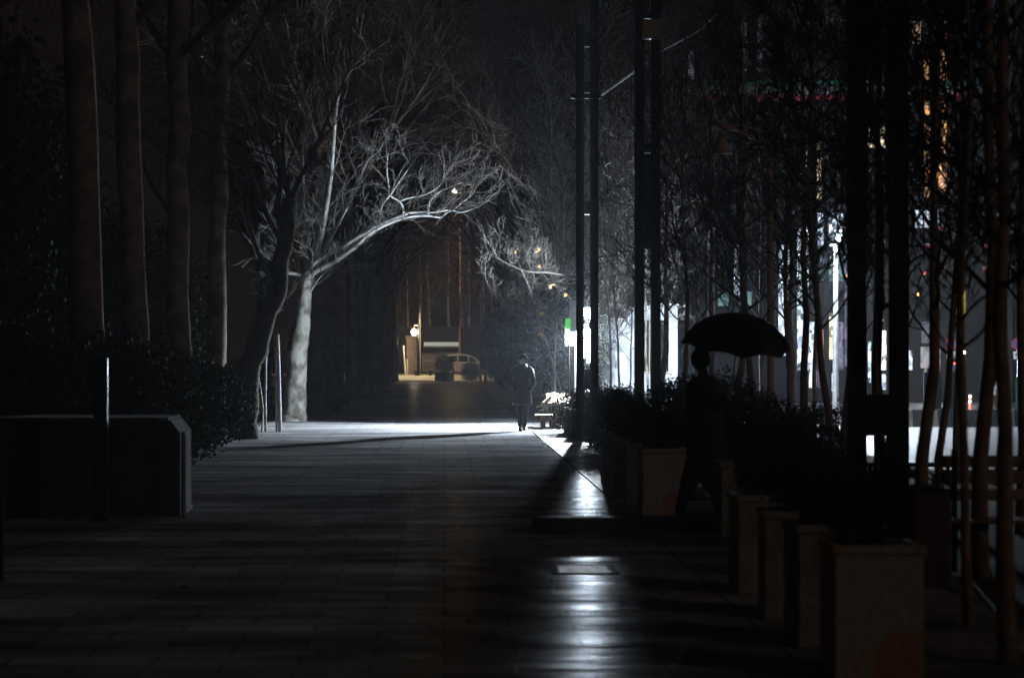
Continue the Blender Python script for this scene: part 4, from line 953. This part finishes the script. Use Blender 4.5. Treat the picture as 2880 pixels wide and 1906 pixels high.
for a in (.72, 3.15):
    for yy in (YF - .02, YF + 1.42):
        wh = part('wheel', MB().disc((xr0 + a, yy + .1, zf + .30), .30, 24, .2), M_tyre, t); part('rim', MB().disc((xr0 + a, yy - .005, zf + .30), .18, 18, .02), M_steel, wh)
mb = MB(); mb.box(xr0 - .05, xr0 + .06, YF + .01, YF + .22, zf + .66, zf + .90, .01); part('tail_light', mb, emit('red_tail_lamp', (1, .06, .03), 1.5), t)
mb = MB(); mb.box(xr0 + 1.2, xr0 + 1.215, YF - .006, YF + .004, zf + .3, zf + .9); mb.box(xr0 + 2.1, xr0 + 2.115, YF - .006, YF + .004, zf + .3, zf + .9); part('door_seam', mb, M_iron, t)
for a in (1.05, 1.95): part('door_handle', MB().box(xr0 + a - .1, xr0 + a + .02, YF - .02, YF - .001, zf + .78, zf + .81), M_iron, t)
part('bumper', MB().box(xr0 - .08, xr0 - .0, YF + .05, YF + 1.55, zf + .32, zf + .5, .01), M_carpaint, t)
# round planter with dark bush before it
c = G(1250, 1070); t = thing('round_planter', (c.x, 159.5, 0), 'low dark round planter at the far end of the path before the car', 'planter')
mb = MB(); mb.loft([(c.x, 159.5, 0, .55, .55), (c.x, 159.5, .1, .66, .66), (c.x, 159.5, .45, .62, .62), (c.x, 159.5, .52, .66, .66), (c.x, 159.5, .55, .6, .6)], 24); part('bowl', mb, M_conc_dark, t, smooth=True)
put(BIGS, used, (c.x, 159.5, .53), 3, .6, 'dark clipped bush in the round planter before the far car', 'large shrubs at the far end'); 
c2 = W(1325, 1060, 159).x
put(BIGS, used, (c2, 158.5, 0), 1, .62, 'dark bush at the right of the far opening', 'large shrubs at the far end')
# far lamp posts and glowing lamps
def glow_lamp(name, pos, r, ground_x, label, em, arm=True, strength=None):
    t = thing(name, (ground_x, pos.y, 0), label, 'street lamp')
    part('bulb', MB().ball(pos, r, r, r * 1.2, 10, 8), em, t, smooth=True)
    mb = MB(); mb.tube([(ground_x, pos.y + .1, 0), (ground_x, pos.y + .1, pos.z + .5)], [.09, .05], 8); part('pole', mb, M_iron, t)
    mb = MB(); mb.tube([(ground_x, pos.y + .1, pos.z + .45), (pos.x, pos.y + .05, pos.z + .5), (pos.x, pos.y, pos.z + r * 1.2)], .03, 6); part('arm', mb, M_lamppost, t)
    return t
WARM = emit('sodium_lamp_glow', (1.0, .78, .46), 480.0)
YL = 165
glow_lamp('far_street_lamp', W(1165, 934, YL - 1.5), .17, W(1179, 0, YL).x, 'glowing amber street lamp on the left of the far opening', WARM)
glow_lamp('far_street_lamp', W(1279, 538, 171), .13, 2.9, 'high amber street lamp shining through twigs above the far opening', emit('high_sodium_lamp_glow', (1.0, .62, .26), 5500.0))
glow_lamp('far_street_lamp', W(1113, 962, 172), .09, W(1118, 0, 172).x, 'small amber lamp at the left edge of the far opening', WARM)
def dotlamp(px, py, Y, r, lb, em=WARM):
    c = W(px, py, Y); t = thing('distant_lamp', (c.x, Y, c.z), lb, 'lamp'); part('bulb', MB().ball(c, r, n=8, m=6), em, t); part('cap', MB().tube([c + Vector((0, 0, r)), c + Vector((0, 0, r * 2))], [r * .9, r * .3], 8), M_iron, t)
    part('pole', MB().tube([(c.x, Y + r * 1.6, 0), (c.x, Y + r * 1.6, c.z + r * 2)], .05, 6), M_iron, t)
WDIM = emit('faint_amber_glow', (1.0, .62, .3), 2.2)
dotlamp(567, 162, 190, .10, 'tiny amber light high up at the left among dark twigs', WDIM)
dotlamp(1297, 546, 172, .09, 'small amber lamp just right of the high amber street lamp', WDIM)
dotlamp(1069, 316, 190, .10, 'tiny amber light above the floodlit tree', WDIM)
# white posts, bollards, stone pillar
GW = 'posts at the far end'
for px, pyt, pyb, lb in [(1145, 1010, 1044, 'short pale post left of the stone pillar'), (1177, 1012, 1046, 'pale post base right of the stone pillar')]:
    c = W(px, pyb, 164).x; tag(part('pale_post', MB().tube([(c, 164, .34), (c, 164, W(0, pyt, 164).z)], .06, 10), M_signw), lb, 'post', GW)
c = W(1181, 0, 166).x; tag(part('utility_pole', MB().tube([(c, 166, .34), (c, 166, W(0, 880, 166).z)], .055, 10), M_lamppost), 'slender metal pole right of the amber lamp', 'pole', GW)
tag(part('leaning_pole', MB().tube([(W(1141, 0, 165).x, 165, .34), (W(1135, 0, 165).x, 165, W(0, 972, 165).z)], .05, 10), M_signw), 'slightly leaning pale pole at the left of the far opening', 'pole', GW)
for i, px in enumerate((1170, 1211)):
    c = W(px, 1054, 162.3).x; t = thing('stone_bollard', (c, 162.3, .355), ['dark red short bollard on the far kerb, left one', 'grey-topped short bollard on the far kerb, right one'][i], 'bollard', 'bollards on the far kerb')
    part('post', MB().tube([(c, 162.3, .355), (c, 162.3, .70)], .09, 12), mat('dark_red_paint', (.16, .04, .035), .7) if i == 0 else M_conc_dark, t)
    part('cap', MB().ball((c, 162.3, .73), .10, .10, .06), M_conc, t)
t = thing('stone_pillar', (W(1157, 0, 174).x, 174, .0), 'beige stone gate pillar lit by the amber lamp', 'pillar')
mb = MB(); box_px(mb, 1143, 1172, 950, 1048, 173.5, .9, True, .04); part('shaft', mb, M_wall, t)
part('cap', box_px(MB(), 1140, 1175, 944, 949.5, 173.4, 1.1, False, .03), M_wall, t)
c = W(1120, 0, 158)
t = thing('blue_sign_column', (c.x, 158, 0), 'blue column at the left edge of the far opening', 'column')
part('panel', MB().box(W(1103, 0, 158).x, W(1110, 0, 158).x, 158, 158.3, 0, W(0, 988, 158).z), mat('blue_column_paint', (.12, .12, .50), .5), t)
part('panel', MB().box(W(1112, 0, 158).x, W(1121, 0, 158).x, 158.05, 158.3, 0, W(0, 992, 158).z), mat('dark_blue_column_paint', (.05, .06, .28), .5), t)
# shop building across the far street
t = thing('far_shop_building', (W(1250, 0, 185).x, 186, .34), 'dim shop building with grey shutters and pale fascia across the far street', 'building')
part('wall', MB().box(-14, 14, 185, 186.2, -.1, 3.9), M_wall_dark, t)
mb = MB(); box_px(mb, 1186, 1300, 990, 1046, 184.9, .05)
for i in range(12): box_px(mb, 1186, 1300, 991 + i * 4.6, 992 + i * 4.6, 184.86, .04)
part('shutter', mb, M_shutter, t)
part('fascia', box_px(MB(), 1192, 1291, 962, 973, 184.7, .2), emit('lit_white_fascia', (.62, .74, .74), .28), t)
part('awning', box_px(MB(), 1190, 1296, 974, 977, 184.2, .7), M_wall, t)
part('white_line', box_px(MB(), 1190, 1240, 1012.5, 1015, 184.8, .05), M_signw, t)

# ------------------------------------------------------------------ street on the right
YB = 88.0
t = thing('shop_building', (W(2400, 0, YB).x, YB, 0), 'long dark shop building across the road, its ground floor windows lit', 'building')
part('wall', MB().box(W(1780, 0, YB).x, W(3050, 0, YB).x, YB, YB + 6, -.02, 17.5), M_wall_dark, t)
def shopglow(name, c, s_):
    m = emit(name, c, s_); t_ = m.node_tree; b_ = t_.nodes['Principled BSDF']; b_.inputs['Base Color'].default_value = (.05, .05, .05, 1)
    tc = t_.nodes.new('ShaderNodeTexCoord'); mp = t_.nodes.new('ShaderNodeMapping'); mp.inputs['Scale'].default_value = (2.2, 1, 1.3); v_ = t_.nodes.new('ShaderNodeTexVoronoi'); v_.distance = 'CHEBYCHEV'; v_.inputs['Scale'].default_value = 3.6
    t_.links.new(tc.outputs['Object'], mp.inputs[0]); t_.links.new(mp.outputs[0], v_.inputs['Vector'])
    sx = t_.nodes.new('ShaderNodeSeparateColor'); t_.links.new(v_.outputs['Color'], sx.inputs[0])
    mr = t_.nodes.new('ShaderNodeMapRange'); mr.inputs['To Min'].default_value = s_ * .02; mr.inputs['To Max'].default_value = s_ * 1.25
    t_.links.new(sx.outputs[0], mr.inputs['Value']); t_.links.new(mr.outputs[0], b_.inputs['Emission Strength'])
    mx = t_.nodes.new('ShaderNodeMix'); mx.data_type = 'RGBA'; mx.inputs['Factor'].default_value = .22; mx.inputs['A'].default_value = (*c, 1); t_.links.new(v_.outputs['Color'], mx.inputs['B']); t_.links.new(mx.outputs['Result'], b_.inputs['Emission Color'])
    return m
E1 = shopglow('cool_shop_light', (.62, .80, 1.0), 2.0); E2 = shopglow('warm_shop_light', (1.0, .72, .42), .8); E3 = shopglow('violet_shop_light', (.42, .42, .95), .32)
E4 = shopglow('pink_shop_light', (.9, .3, .35), .5); E5 = shopglow('amber_lit_pillar_glow', (1.0, .42, .10), 1.3); E6 = shopglow('teal_shop_light', (.3, .8, .85), .35); E7 = shopglow('bright_white_light', (1, .98, .92), 6.0); E8 = shopglow('faint_lilac_window', (.55, .5, .8), .12)
E9 = shopglow('pale_yellow_window', (1.0, .85, .52), 2.2); E10 = shopglow('blue_display_light', (.25, .55, 1.0), .9)
wins = [(2190, 2222, 690, 1000, E1), (2242, 2274, 640, 1040, E1), (2276, 2296, 905, 1090, E1), (2300, 2318, 925, 1090, E4), (2330, 2350, 880, 1010, E9), (2352, 2372, 905, 1040, E3), (2376, 2392, 700, 1030, E3),
        (2300, 2372, 600, 690, E1), (2300, 2372, 720, 790, E6), (2340, 2358, 1050, 1100, E1), (2442, 2450, 960, 1075, E1), (2476, 2498, 930, 1040, E7), (2480, 2500, 1052, 1095, E1), (2556, 2566, 985, 1040, E1),
        (2440, 2500, 355, 415, E9), (2065, 2085, 690, 830, E1), (2020, 2050, 820, 860, E6), (2080, 2115, 820, 860, E6), (2105, 2118, 965, 985, E6), (1990, 2010, 640, 900, E8), (2268, 2284, 400, 560, E2), (2298, 2312, 400, 560, E2),
        (1936, 1952, 120, 230, E8), (2085, 2100, 60, 200, E8), (2130, 2143, 40, 200, E8), (1720, 1745, 300, 450, E8), (1752, 1768, 300, 450, E8), (2575, 2640, 590, 640, E1), (2600, 2615, 170, 560, E5), (2632, 2662, 20, 540, E5), (2566, 2590, 60, 130, E2),  # amber strips: warm light on a facade pillar, put in as glow
        (2590, 2645, 975, 1035, shopglow('pale_grey_shop_light', (.7, .72, .78), .5)), (2592, 2640, 905, 965, E8), (2690, 2712, 985, 1060, shopglow('pale_grey_shop_light_b', (.5, .5, .62), .2)), (2776, 2816, 972, 1040, E10), (2778, 2816, 1041, 1110, shopglow('pale_blue_display', (.75, .88, 1.0), .9)), (2760, 2850, 600, 660, E6)]
for x0, x1, y0, y1, m in wins: part('window', box_px(MB(), x0, x1, y0, y1, YB - .06, .05), m, t)
# column and floor bands of the facade
mb = MB()
for px in (1900, 2160, 2235, 2325, 2540, 2680, 2840): box_px(mb, px - 6, px + 6, -250, 1130, YB - .25, .245)
part('pilaster', mb, mat('dim_plaster', (.04, .032, .027), .9, (.025, .02, .017), 2), t)
mb = MB()
for py in (130, 330, 580): box_px(mb, 1800, 3000, py - 6, py + 6, YB - .45, .19)
part('cornice', mb, mat('dim_plaster', (.1, .08, .065)), t)
# tricolour banner strung along the facade
t = thing('tricolour_banner', (W(2300, 0, 80).x, 80, W(0, 255, 80).z), 'long green, white and red banner strung across the street high on the right', 'banner')
for nm, y0, y1, m in (('green_band', 226, 243, mat('banner_green', (.01, .10, .06), .8)), ('white_band', 243.4, 266, mat('banner_white', (.25, .22, .24), .8)), ('red_band', 266.4, 285, mat('banner_red', (.30, .02, .03), .8))):
    mb = MB()
    for i in range(24):
        xa_ = 1936 + (2760 - 1936) * i / 24; xb_ = 1936 + (2760 - 1936) * (i + 1) / 24
        qa = W(xa_, y0, 80 + .1 * math.sin(i)); qb = W(xb_, y1, 80 + .1 * math.sin(i + 1)); o = len(mb.v)
        mb.v += [(qa.x, qa.y, qa.z), (qb.x, qb.y, qa.z), (qb.x, qb.y, qb.z), (qa.x, qa.y, qb.z), (qa.x, qa.y + .02, qa.z), (qb.x, qb.y + .02, qa.z), (qb.x, qb.y + .02, qb.z), (qa.x, qa.y + .02, qb.z)]
        mb.f += [(o, o + 3, o + 2, o + 1), (o + 4, o + 5, o + 6, o + 7), (o, o + 1, o + 5, o + 4), (o + 3, o + 7, o + 6, o + 2)]
    part(nm, mb, m, t)
GF = 'small tricolour flags over the street'
for i, (px, py) in enumerate([(2640, 640), (2648, 755), (2781, 690), (2776, 755), (2856, 755), (2612, 690)]):
    c = W(px, py, 76); t = thing('small_flag', c, ['small flag high between two trunks left of the yellow sign', 'small flag upper left of the yellow sign', 'small flag upper right of the yellow sign', 'small flag right of the yellow sign', 'small flag at the right edge above the no stopping sign', 'small flag at the top left of the street gap'][i], 'flag', GF)
    part('white_half', MB().box(c.x - .14, c.x + .14, 76, 76.01, c.z, c.z + .07), mat('banner_white', (.25, .22, .24), .8), t); part('red_half', MB().box(c.x - .14, c.x + .14, 76, 76.01, c.z - .08, c.z - .001), mat('flag_red', (.45, .03, .04), .8), t)
    part('string', MB().tube([(c.x - .6, 76.02, c.z + .09), (c.x + .6, 76.02, c.z + .09)], .006, 4), M_iron, t)
for px, py, m, lb in [(2600, 768, 'r', 'tiny red light left of the yellow sign'), (2583, 828, 'o', 'tiny orange light beside the third posts'), (2480, 900, 'o', 'tiny amber light between the third posts'), (2862, 748, 'o', 'tiny amber light at the far right above the no stopping sign'), (2686, 1022, 'r', 'small red tail light beside the sign pole'), (2384, 776, 'o', 'tiny amber light left of the third posts'), (2352, 812, 'b', 'small blue light before the shop windows')]:
    c = W(px, py, 86); em = {'r': emit('tiny_red_glow', (1, .12, .05), 3), 'o': emit('tiny_orange_glow', (1, .5, .12), 3), 'b': emit('tiny_blue_glow', (.2, .4, 1), 3)}[m]
    t = thing('small_light', c, lb, 'light', 'small lights along the street'); part('bulb', MB().ball(c, .055, n=8, m=6), em, t); part('bracket', MB().tube([c + Vector((0, .05, 0)), c + Vector((0, YB - .05 - 86, 0))], .012, 5), M_iron, t)
# street lamp above the road (white)
LS = W(2361, 671, 60.0); LS = Vector((LS.x, 60.0, LS.z))
t = thing('road_lamp', (LS.x, 60.4, 0), 'white road lamp shining through the twigs left of the third pair of posts', 'street lamp')
part('bulb', MB().ball(LS, .09, .09, .05, 12, 8), emit('road_lamp_glow', (.74, .87, 1.0), 36000.0), t, smooth=True)
part('hood', MB().loft([(LS.x, LS.y, LS.z + .10, .30, .30), (LS.x, LS.y, LS.z + .14, .22, .22), (LS.x, LS.y, LS.z + .18, .06, .06)], 20, cap=False), M_iron, t)
mb = MB()
for rr_ in (.305, .31):
    for z in (LS.z - .16, LS.z + .10):
        for i in range(15):
            a = R(112 + 136 * i / 14); mb.v.append((LS.x + rr_ * math.cos(a), LS.y + rr_ * math.sin(a), z))
for k in (0, 30):
    for i in range(14): mb.f.append((k + i, k + i + 1, k + i + 16, k + i + 15))
part('added_light_shield', mb, M_iron, t)  # shield added to keep this lamp's light off the path-side trees
part('pole', MB().tube([(LS.x, 60.6, 0), (LS.x, 60.6, LS.z + .3)], [.09, .05], 10), M_steel, t)
part('arm', MB().tube([(LS.x, 60.6, LS.z + .28), (LS.x, 60.2, LS.z + .3), (LS.x, 60.0, LS.z + .17)], .03, 8), M_steel, t)
# bare white shop bulbs
def shop_bulb(px, py, Y, r, m, lb):
    c = W(px, py, Y); t = thing('shop_bulb', c, lb, 'lamp'); part('bulb', MB().ball(c, r, n=10, m=8), m, t, smooth=True); part('stem', MB().tube([c + Vector((0, 0, r)), c + Vector((0, 0, 1.2)), c + Vector((0, YB - Y, 1.2))], .01, 5), M_iron, t)
EB = emit('shop_bulb_glow', (.9, .96, 1.0), 450.0)
shop_bulb(2632, 1005, 84, .10, EB, 'dazzling white bulb before the shop left of the blue arrow sign')
shop_bulb(2710, 990, 84, .06, EB, 'smaller white bulb just right of the sign pole')
# median barrier with painted stripes
t = thing('striped_kerb_barrier', (W(2790, 0, 57).x, 57, 0), 'low concrete barrier with black and white stripes across the road', 'barrier')
xa = W(2400, 0, 57).x; xb = W(3020, 0, 57).x; n = 26
for i in range(n):
    a = xa + (xb - xa) * i / n; b = xa + (xb - xa) * (i + 1) / n
    mb = MB(); mb.prism([(57, -.02), (57.5, -.02), (57.38, .40), (57.12, .40)], a, b - .004, 'x'); part('stripe_block', mb, M_conc if i % 3 == 0 else M_conc_dark, t)
GB = 'navy barrier panels on the road'
def barrier(x0, x1, Y, lb):
    t = thing('barrier_panel', (W((x0 + x1) / 2, 0, Y).x, Y, .40), lb, 'barrier', GB)
    part('sheet', box_px(MB(), x0, x1, 1043, 1148, Y, .04, False, .01), M_navy, t)
    for k in range(3):
        xx = x0 + 5 + (x1 - x0 - 14) * k / 2; part('wooden_cleat', box_px(MB(), xx, xx + 6, 1035, 1046, Y - .04, .03), M_wood, t); part('wooden_cleat', box_px(MB(), xx, xx + 7, 1150, 1163, Y - .04, .03), M_wood, t)
    part('frame', box_px(MB(), x0 - 2, x1 + 2, 1147, 1166, Y, .06), M_iron, t)
barrier(2598, 2648, 57.2, 'left navy barrier panel with wooden cleats'); barrier(2661, 2697, 57.2, 'right navy barrier panel, beside the red and white board')
# sign pole
YS = 80.0; c = W(2698, 0, YS).x
t = thing('sign_pole', (c, YS, 0), 'sign pole with a yellow board, blue arrow disc and red and white striped board', 'sign')
part('pole', MB().tube([(c, YS, 0), (c, YS, W(0, 815, YS).z)], .035, 10), M_steel, t)
y_ = part('yellow_board', box_px(MB(), 2679, 2716, 815, 887, YS - .06, .02, False, .004), mat('bright_yellow_board', (.85, .55, .07), .5), t)  # board has its own brighter yellow, no emission
mb = MB(); mb.disc(W(2697, 829, YS - .068), .09, 18, .008); mb.disc(W(2692, 842, YS - .069), .05, 14, .006); part('red_mark', mb, M_red, y_)
mb = MB(); mb.disc(W(2695, 1040, YS - .06), .21, 28, .02); d_ = part('blue_disc', mb, M_blue, t)
q = W(2695, 1040, YS - .075); u = Vector((1, 0, -1)).normalized(); v = Vector((1, 0, 1)).normalized(); nn = Vector((0, 1, 0))
mb = MB(); mb.obox(q, u, v, nn, .13, .022, .003); mb.obox(q + u * .13 - v * .045, v, u, nn, .055, .02, .0025); mb.obox(q + u * .085 + v * .05 - u * .0, u, v, nn, .055, .02, .002)
mb = MB(); mb.obox(q - u * .02, u, v, nn, .12, .022, .003); mb.obox(q + u * .12 + Vector((-.055, 0, 0)), Vector((1, 0, 0)), zz, nn, .065, .02, .0025); mb.obox(q + u * .12 + Vector((0, 0, .065)), zz, Vector((1, 0, 0)), nn, .065, .02, .002)
part('arrow', mb, M_signw, d_)
bb = part('striped_board', box_px(MB(), 2680, 2705, 1058, 1107, YS - .06, .02, False, .003), M_signw, t)
mb = MB()
for k in range(3):
    y0 = 1058 + k * 19; a = W(2680.5, y0, YS).x; b = W(2704.5, 0, YS).x; za = W(0, y0, YS).z
    zt_ = W(0, 1058.5, YS).z; zb_ = W(0, 1106.5, YS).z
    pr = [(a, min(zt_, max(zb_, za))), (b, min(zt_, max(zb_, za - .10))), (b, min(zt_, max(zb_, za - .21))), (a, min(zt_, max(zb_, za - .11)))]
    mb.prism(pr, YS - .066, YS - .0615)
part('red_stripe', mb, M_red, bb)
def nostop(px, Y, lb):
    c = W(px, 967, Y); t = thing('no_stopping_sign', (c.x, Y, 0), lb, 'sign', 'no stopping signs')
    part('pole', MB().tube([(c.x, Y + .03, 0), (c.x, Y + .03, c.z)], .025, 8), M_steel, t)
    part('blue_face', MB().disc(c + Vector((0, -.01, 0)), .17, 28, .012), M_blue, t)
    mb = MB(); P = [c + Vector((.178 * math.cos(2 * math.pi * i / 28), -.022, .178 * math.sin(2 * math.pi * i / 28))) for i in range(29)]; mb.tube(P, .026, 6, cap=False); part('red_ring', mb, M_red, t)
    mb = MB(); mb.obox(c + Vector((0, -.024, 0)), Vector((1, 0, 1)).normalized(), Vector((1, 0, -1)).normalized(), nn, .17, .02, .003); mb.obox(c + Vector((0, -.0235, 0)), Vector((1, 0, -1)).normalized(), Vector((1, 0, 1)).normalized(), nn, .17, .02, .002); part('red_cross', mb, M_red, t)
    pl = part('white_plate', MB().box(c.x - .14, c.x + .14, Y - .03, Y - .015, c.z - .50, c.z - .24, .003), M_signw, t)
    mb = MB(); mb.box(c.x - .09, c.x + .06, Y - .034, Y - .0305, c.z - .37, c.z - .34); mb.prism([(c.x - .10, c.z - .34), (c.x - .02, c.z - .29), (c.x - .02, c.z - .34)], Y - .034, Y - .0305); mb.box(c.x + .02, c.x + .1, Y - .0345, Y - .0305, c.z - .33, c.z - .31)
    part('tow_symbol', mb, M_iron, pl)
nostop(2674, 79, 'round red and blue no stopping sign left of the sign pole'); nostop(2862, 78, 'round red and blue no stopping sign at the right edge of the photo')
# flexible red bollard
c = W(2728, 0, 63); t = thing('traffic_bollard', (c.x, 63, 0), 'orange red traffic post with pale bands beside the sign pole', 'bollard')
part('post', MB().tube([(c.x, 63, 0), (c.x, 63, .08), (c.x, 63, .1), (c.x, 63, W(0, 1110, 63).z)], [.13, .12, .05, .045], 14), mat('orange_plastic', (.7, .13, .05), .5), t)
for z in (.45, .58): part('reflective_band', MB().tube([(c.x, 63, z), (c.x, 63, z + .07)], .048, 14), M_signw, t)
# pale block with brown base under the blue window, brown trunk statue, green cabinet
t = thing('display_stand', (W(2800, 0, 83).x, 83, 0), 'brown wooden display stand with a pale yellow board before the blue shop window', 'stand')
part('base', box_px(MB(), 2770, 2834, 1112, 1140, 83, .6, True, .01), mat('brown_boards', (.22, .13, .08), .7), t)
mb = MB(); q = W(2793, 1075, 83); mb.obox(q + Vector((0, .1, 0)), Vector((.5, 0, .85)).normalized(), Vector((.85, 0, -.5)).normalized(), nn, .27, .12, .02); part('board', mb, mat('pale_yellow_board', (.8, .7, .35), .6), t)
mb = MB(); box_px(mb, 2780, 2783, 1095, 1112, 83.08, .02); box_px(mb, 2800, 2803, 1095, 1112, 83.08, .02); part('support', mb, M_wood, t)
t = thing('utility_cabinet', (W(2877, 0, 70).x, 70, 0), 'dark green cabinet at the right edge of the photo below the no stopping sign', 'cabinet')
part('body', box_px(MB(), 2868, 2925, 1060, 1163, 70, .5, True, .01), M_green, t); part('door', box_px(MB(), 2872, 2895, 1070, 1150, 69.98, .02), M_green, t)
# iron railing by the road
t = thing('iron_railing', (W(2720, 0, 33).x, 33, 0), 'dark iron railing between the trunks and the lit road', 'railing')
mb = MB(); mb.tube([W(2440, 1306, 33), W(3010, 1306, 33)], .03, 8); part('top_rail', mb, M_iron, t)
mb = MB(); mb.tube([(W(2440, 0, 33).x, 33, .1), (W(3010, 0, 33).x, 33, .1)], .02, 6); part('bottom_rail', mb, M_iron, t)
for px in range(2445, 3010, 110):
    c = W(px, 1306, 33); part('post', MB().box(c.x - .025, c.x + .025, 32.975, 33.025, 0 if px < 2700 else -.01, c.z - .01), M_iron, t)
# wooden slat bench lower right
t = thing('park_bench', (W(2790, 0, 18.6).x, 18.6, 0), 'brown slatted park bench behind the nearest trunks at the lower right', 'bench')
xa = W(2672, 0, 18.4).x; xb = W(2990, 0, 18.4).x; M_bw = mat('bench_wood', (.34, .22, .14), .6, (.22, .14, .09), 4, .3, 20)
for k in range(4): part('seat_slat', MB().box(xa, xb, 18.3 + k * .105, 18.39 + k * .105, .40, .43, .006), M_bw, t)
for k in range(3): part('back_slat', MB().box(xa, xb, 18.78 + k * .02, 18.80 + k * .02, .55 + k * .13, .64 + k * .13, .004), M_bw, t)
for x in (xa + .08, xb - .12):
    mb = MB(); mb.box(x, x + .04, 18.32, 18.36, 0, .399); mb.box(x, x + .04, 18.72, 18.76, 0, .95); mb.box(x, x + .04, 18.361, 18.719, .34, .38); part('leg', mb, M_iron, t)
# brown planter box lower right
t = thing('wooden_trough', (W(2610, 0, 17.6).x, 17.6, 0), 'large dark brown trough beyond the nearest planter', 'planter')
part('body', box_px(MB(), 2566, 2676, 1385, 1640, 17.4, .7, True, .02), mat('dark_brown_boards', (.10, .065, .05), .8, (.07, .045, .035), 4), t)
part('soil', MB().box(W(2570, 0, 17.4).x, W(2672, 0, 17.4).x, 17.42, 18.08, W(0, 1385, 17.4).z, W(0, 1385, 17.4).z + .01), M_soil, t)

# ------------------------------------------------------------------ haze
mb = MB(); mb.box(-48, 62, -12, 205, -1.5, 22)
hz_ = part('haze', mb, None) if False else None
me = bpy.data.meshes.new('haze'); me.from_pydata(mb.v, [], mb.f); me.update()
hm = bpy.data.materials.new('night_haze'); hm.use_nodes = True; t_ = hm.node_tree; t_.nodes.clear()
o_ = t_.nodes.new('ShaderNodeOutputMaterial'); pv_ = t_.nodes.new('ShaderNodeVolumePrincipled')
pv_.inputs['Color'].default_value = (.80, .88, 1.0, 1); pv_.inputs['Density'].default_value = .00028; pv_.inputs['Anisotropy'].default_value = .7
t_.links.new(pv_.outputs[0], o_.inputs['Volume']); me.materials.append(hm)
ho = link('haze', me); ho['kind'] = 'stuff'; ho['label'] = 'thin cool night haze glowing round the lamp'

# prototypes that were never placed are removed
for o in list(scene.objects):
    if o.parent is None and o.type == 'EMPTY' and o.name.split('.')[0] in ('plane_tree', 'young_tree', 'concrete_planter', 'evergreen_shrub', 'hedge_shrub', 'large_shrub', 'evergreen_tree') and o.name not in used and o.location.length < .01:
        for c in list(o.children): bpy.data.objects.remove(c)
        bpy.data.objects.remove(o)
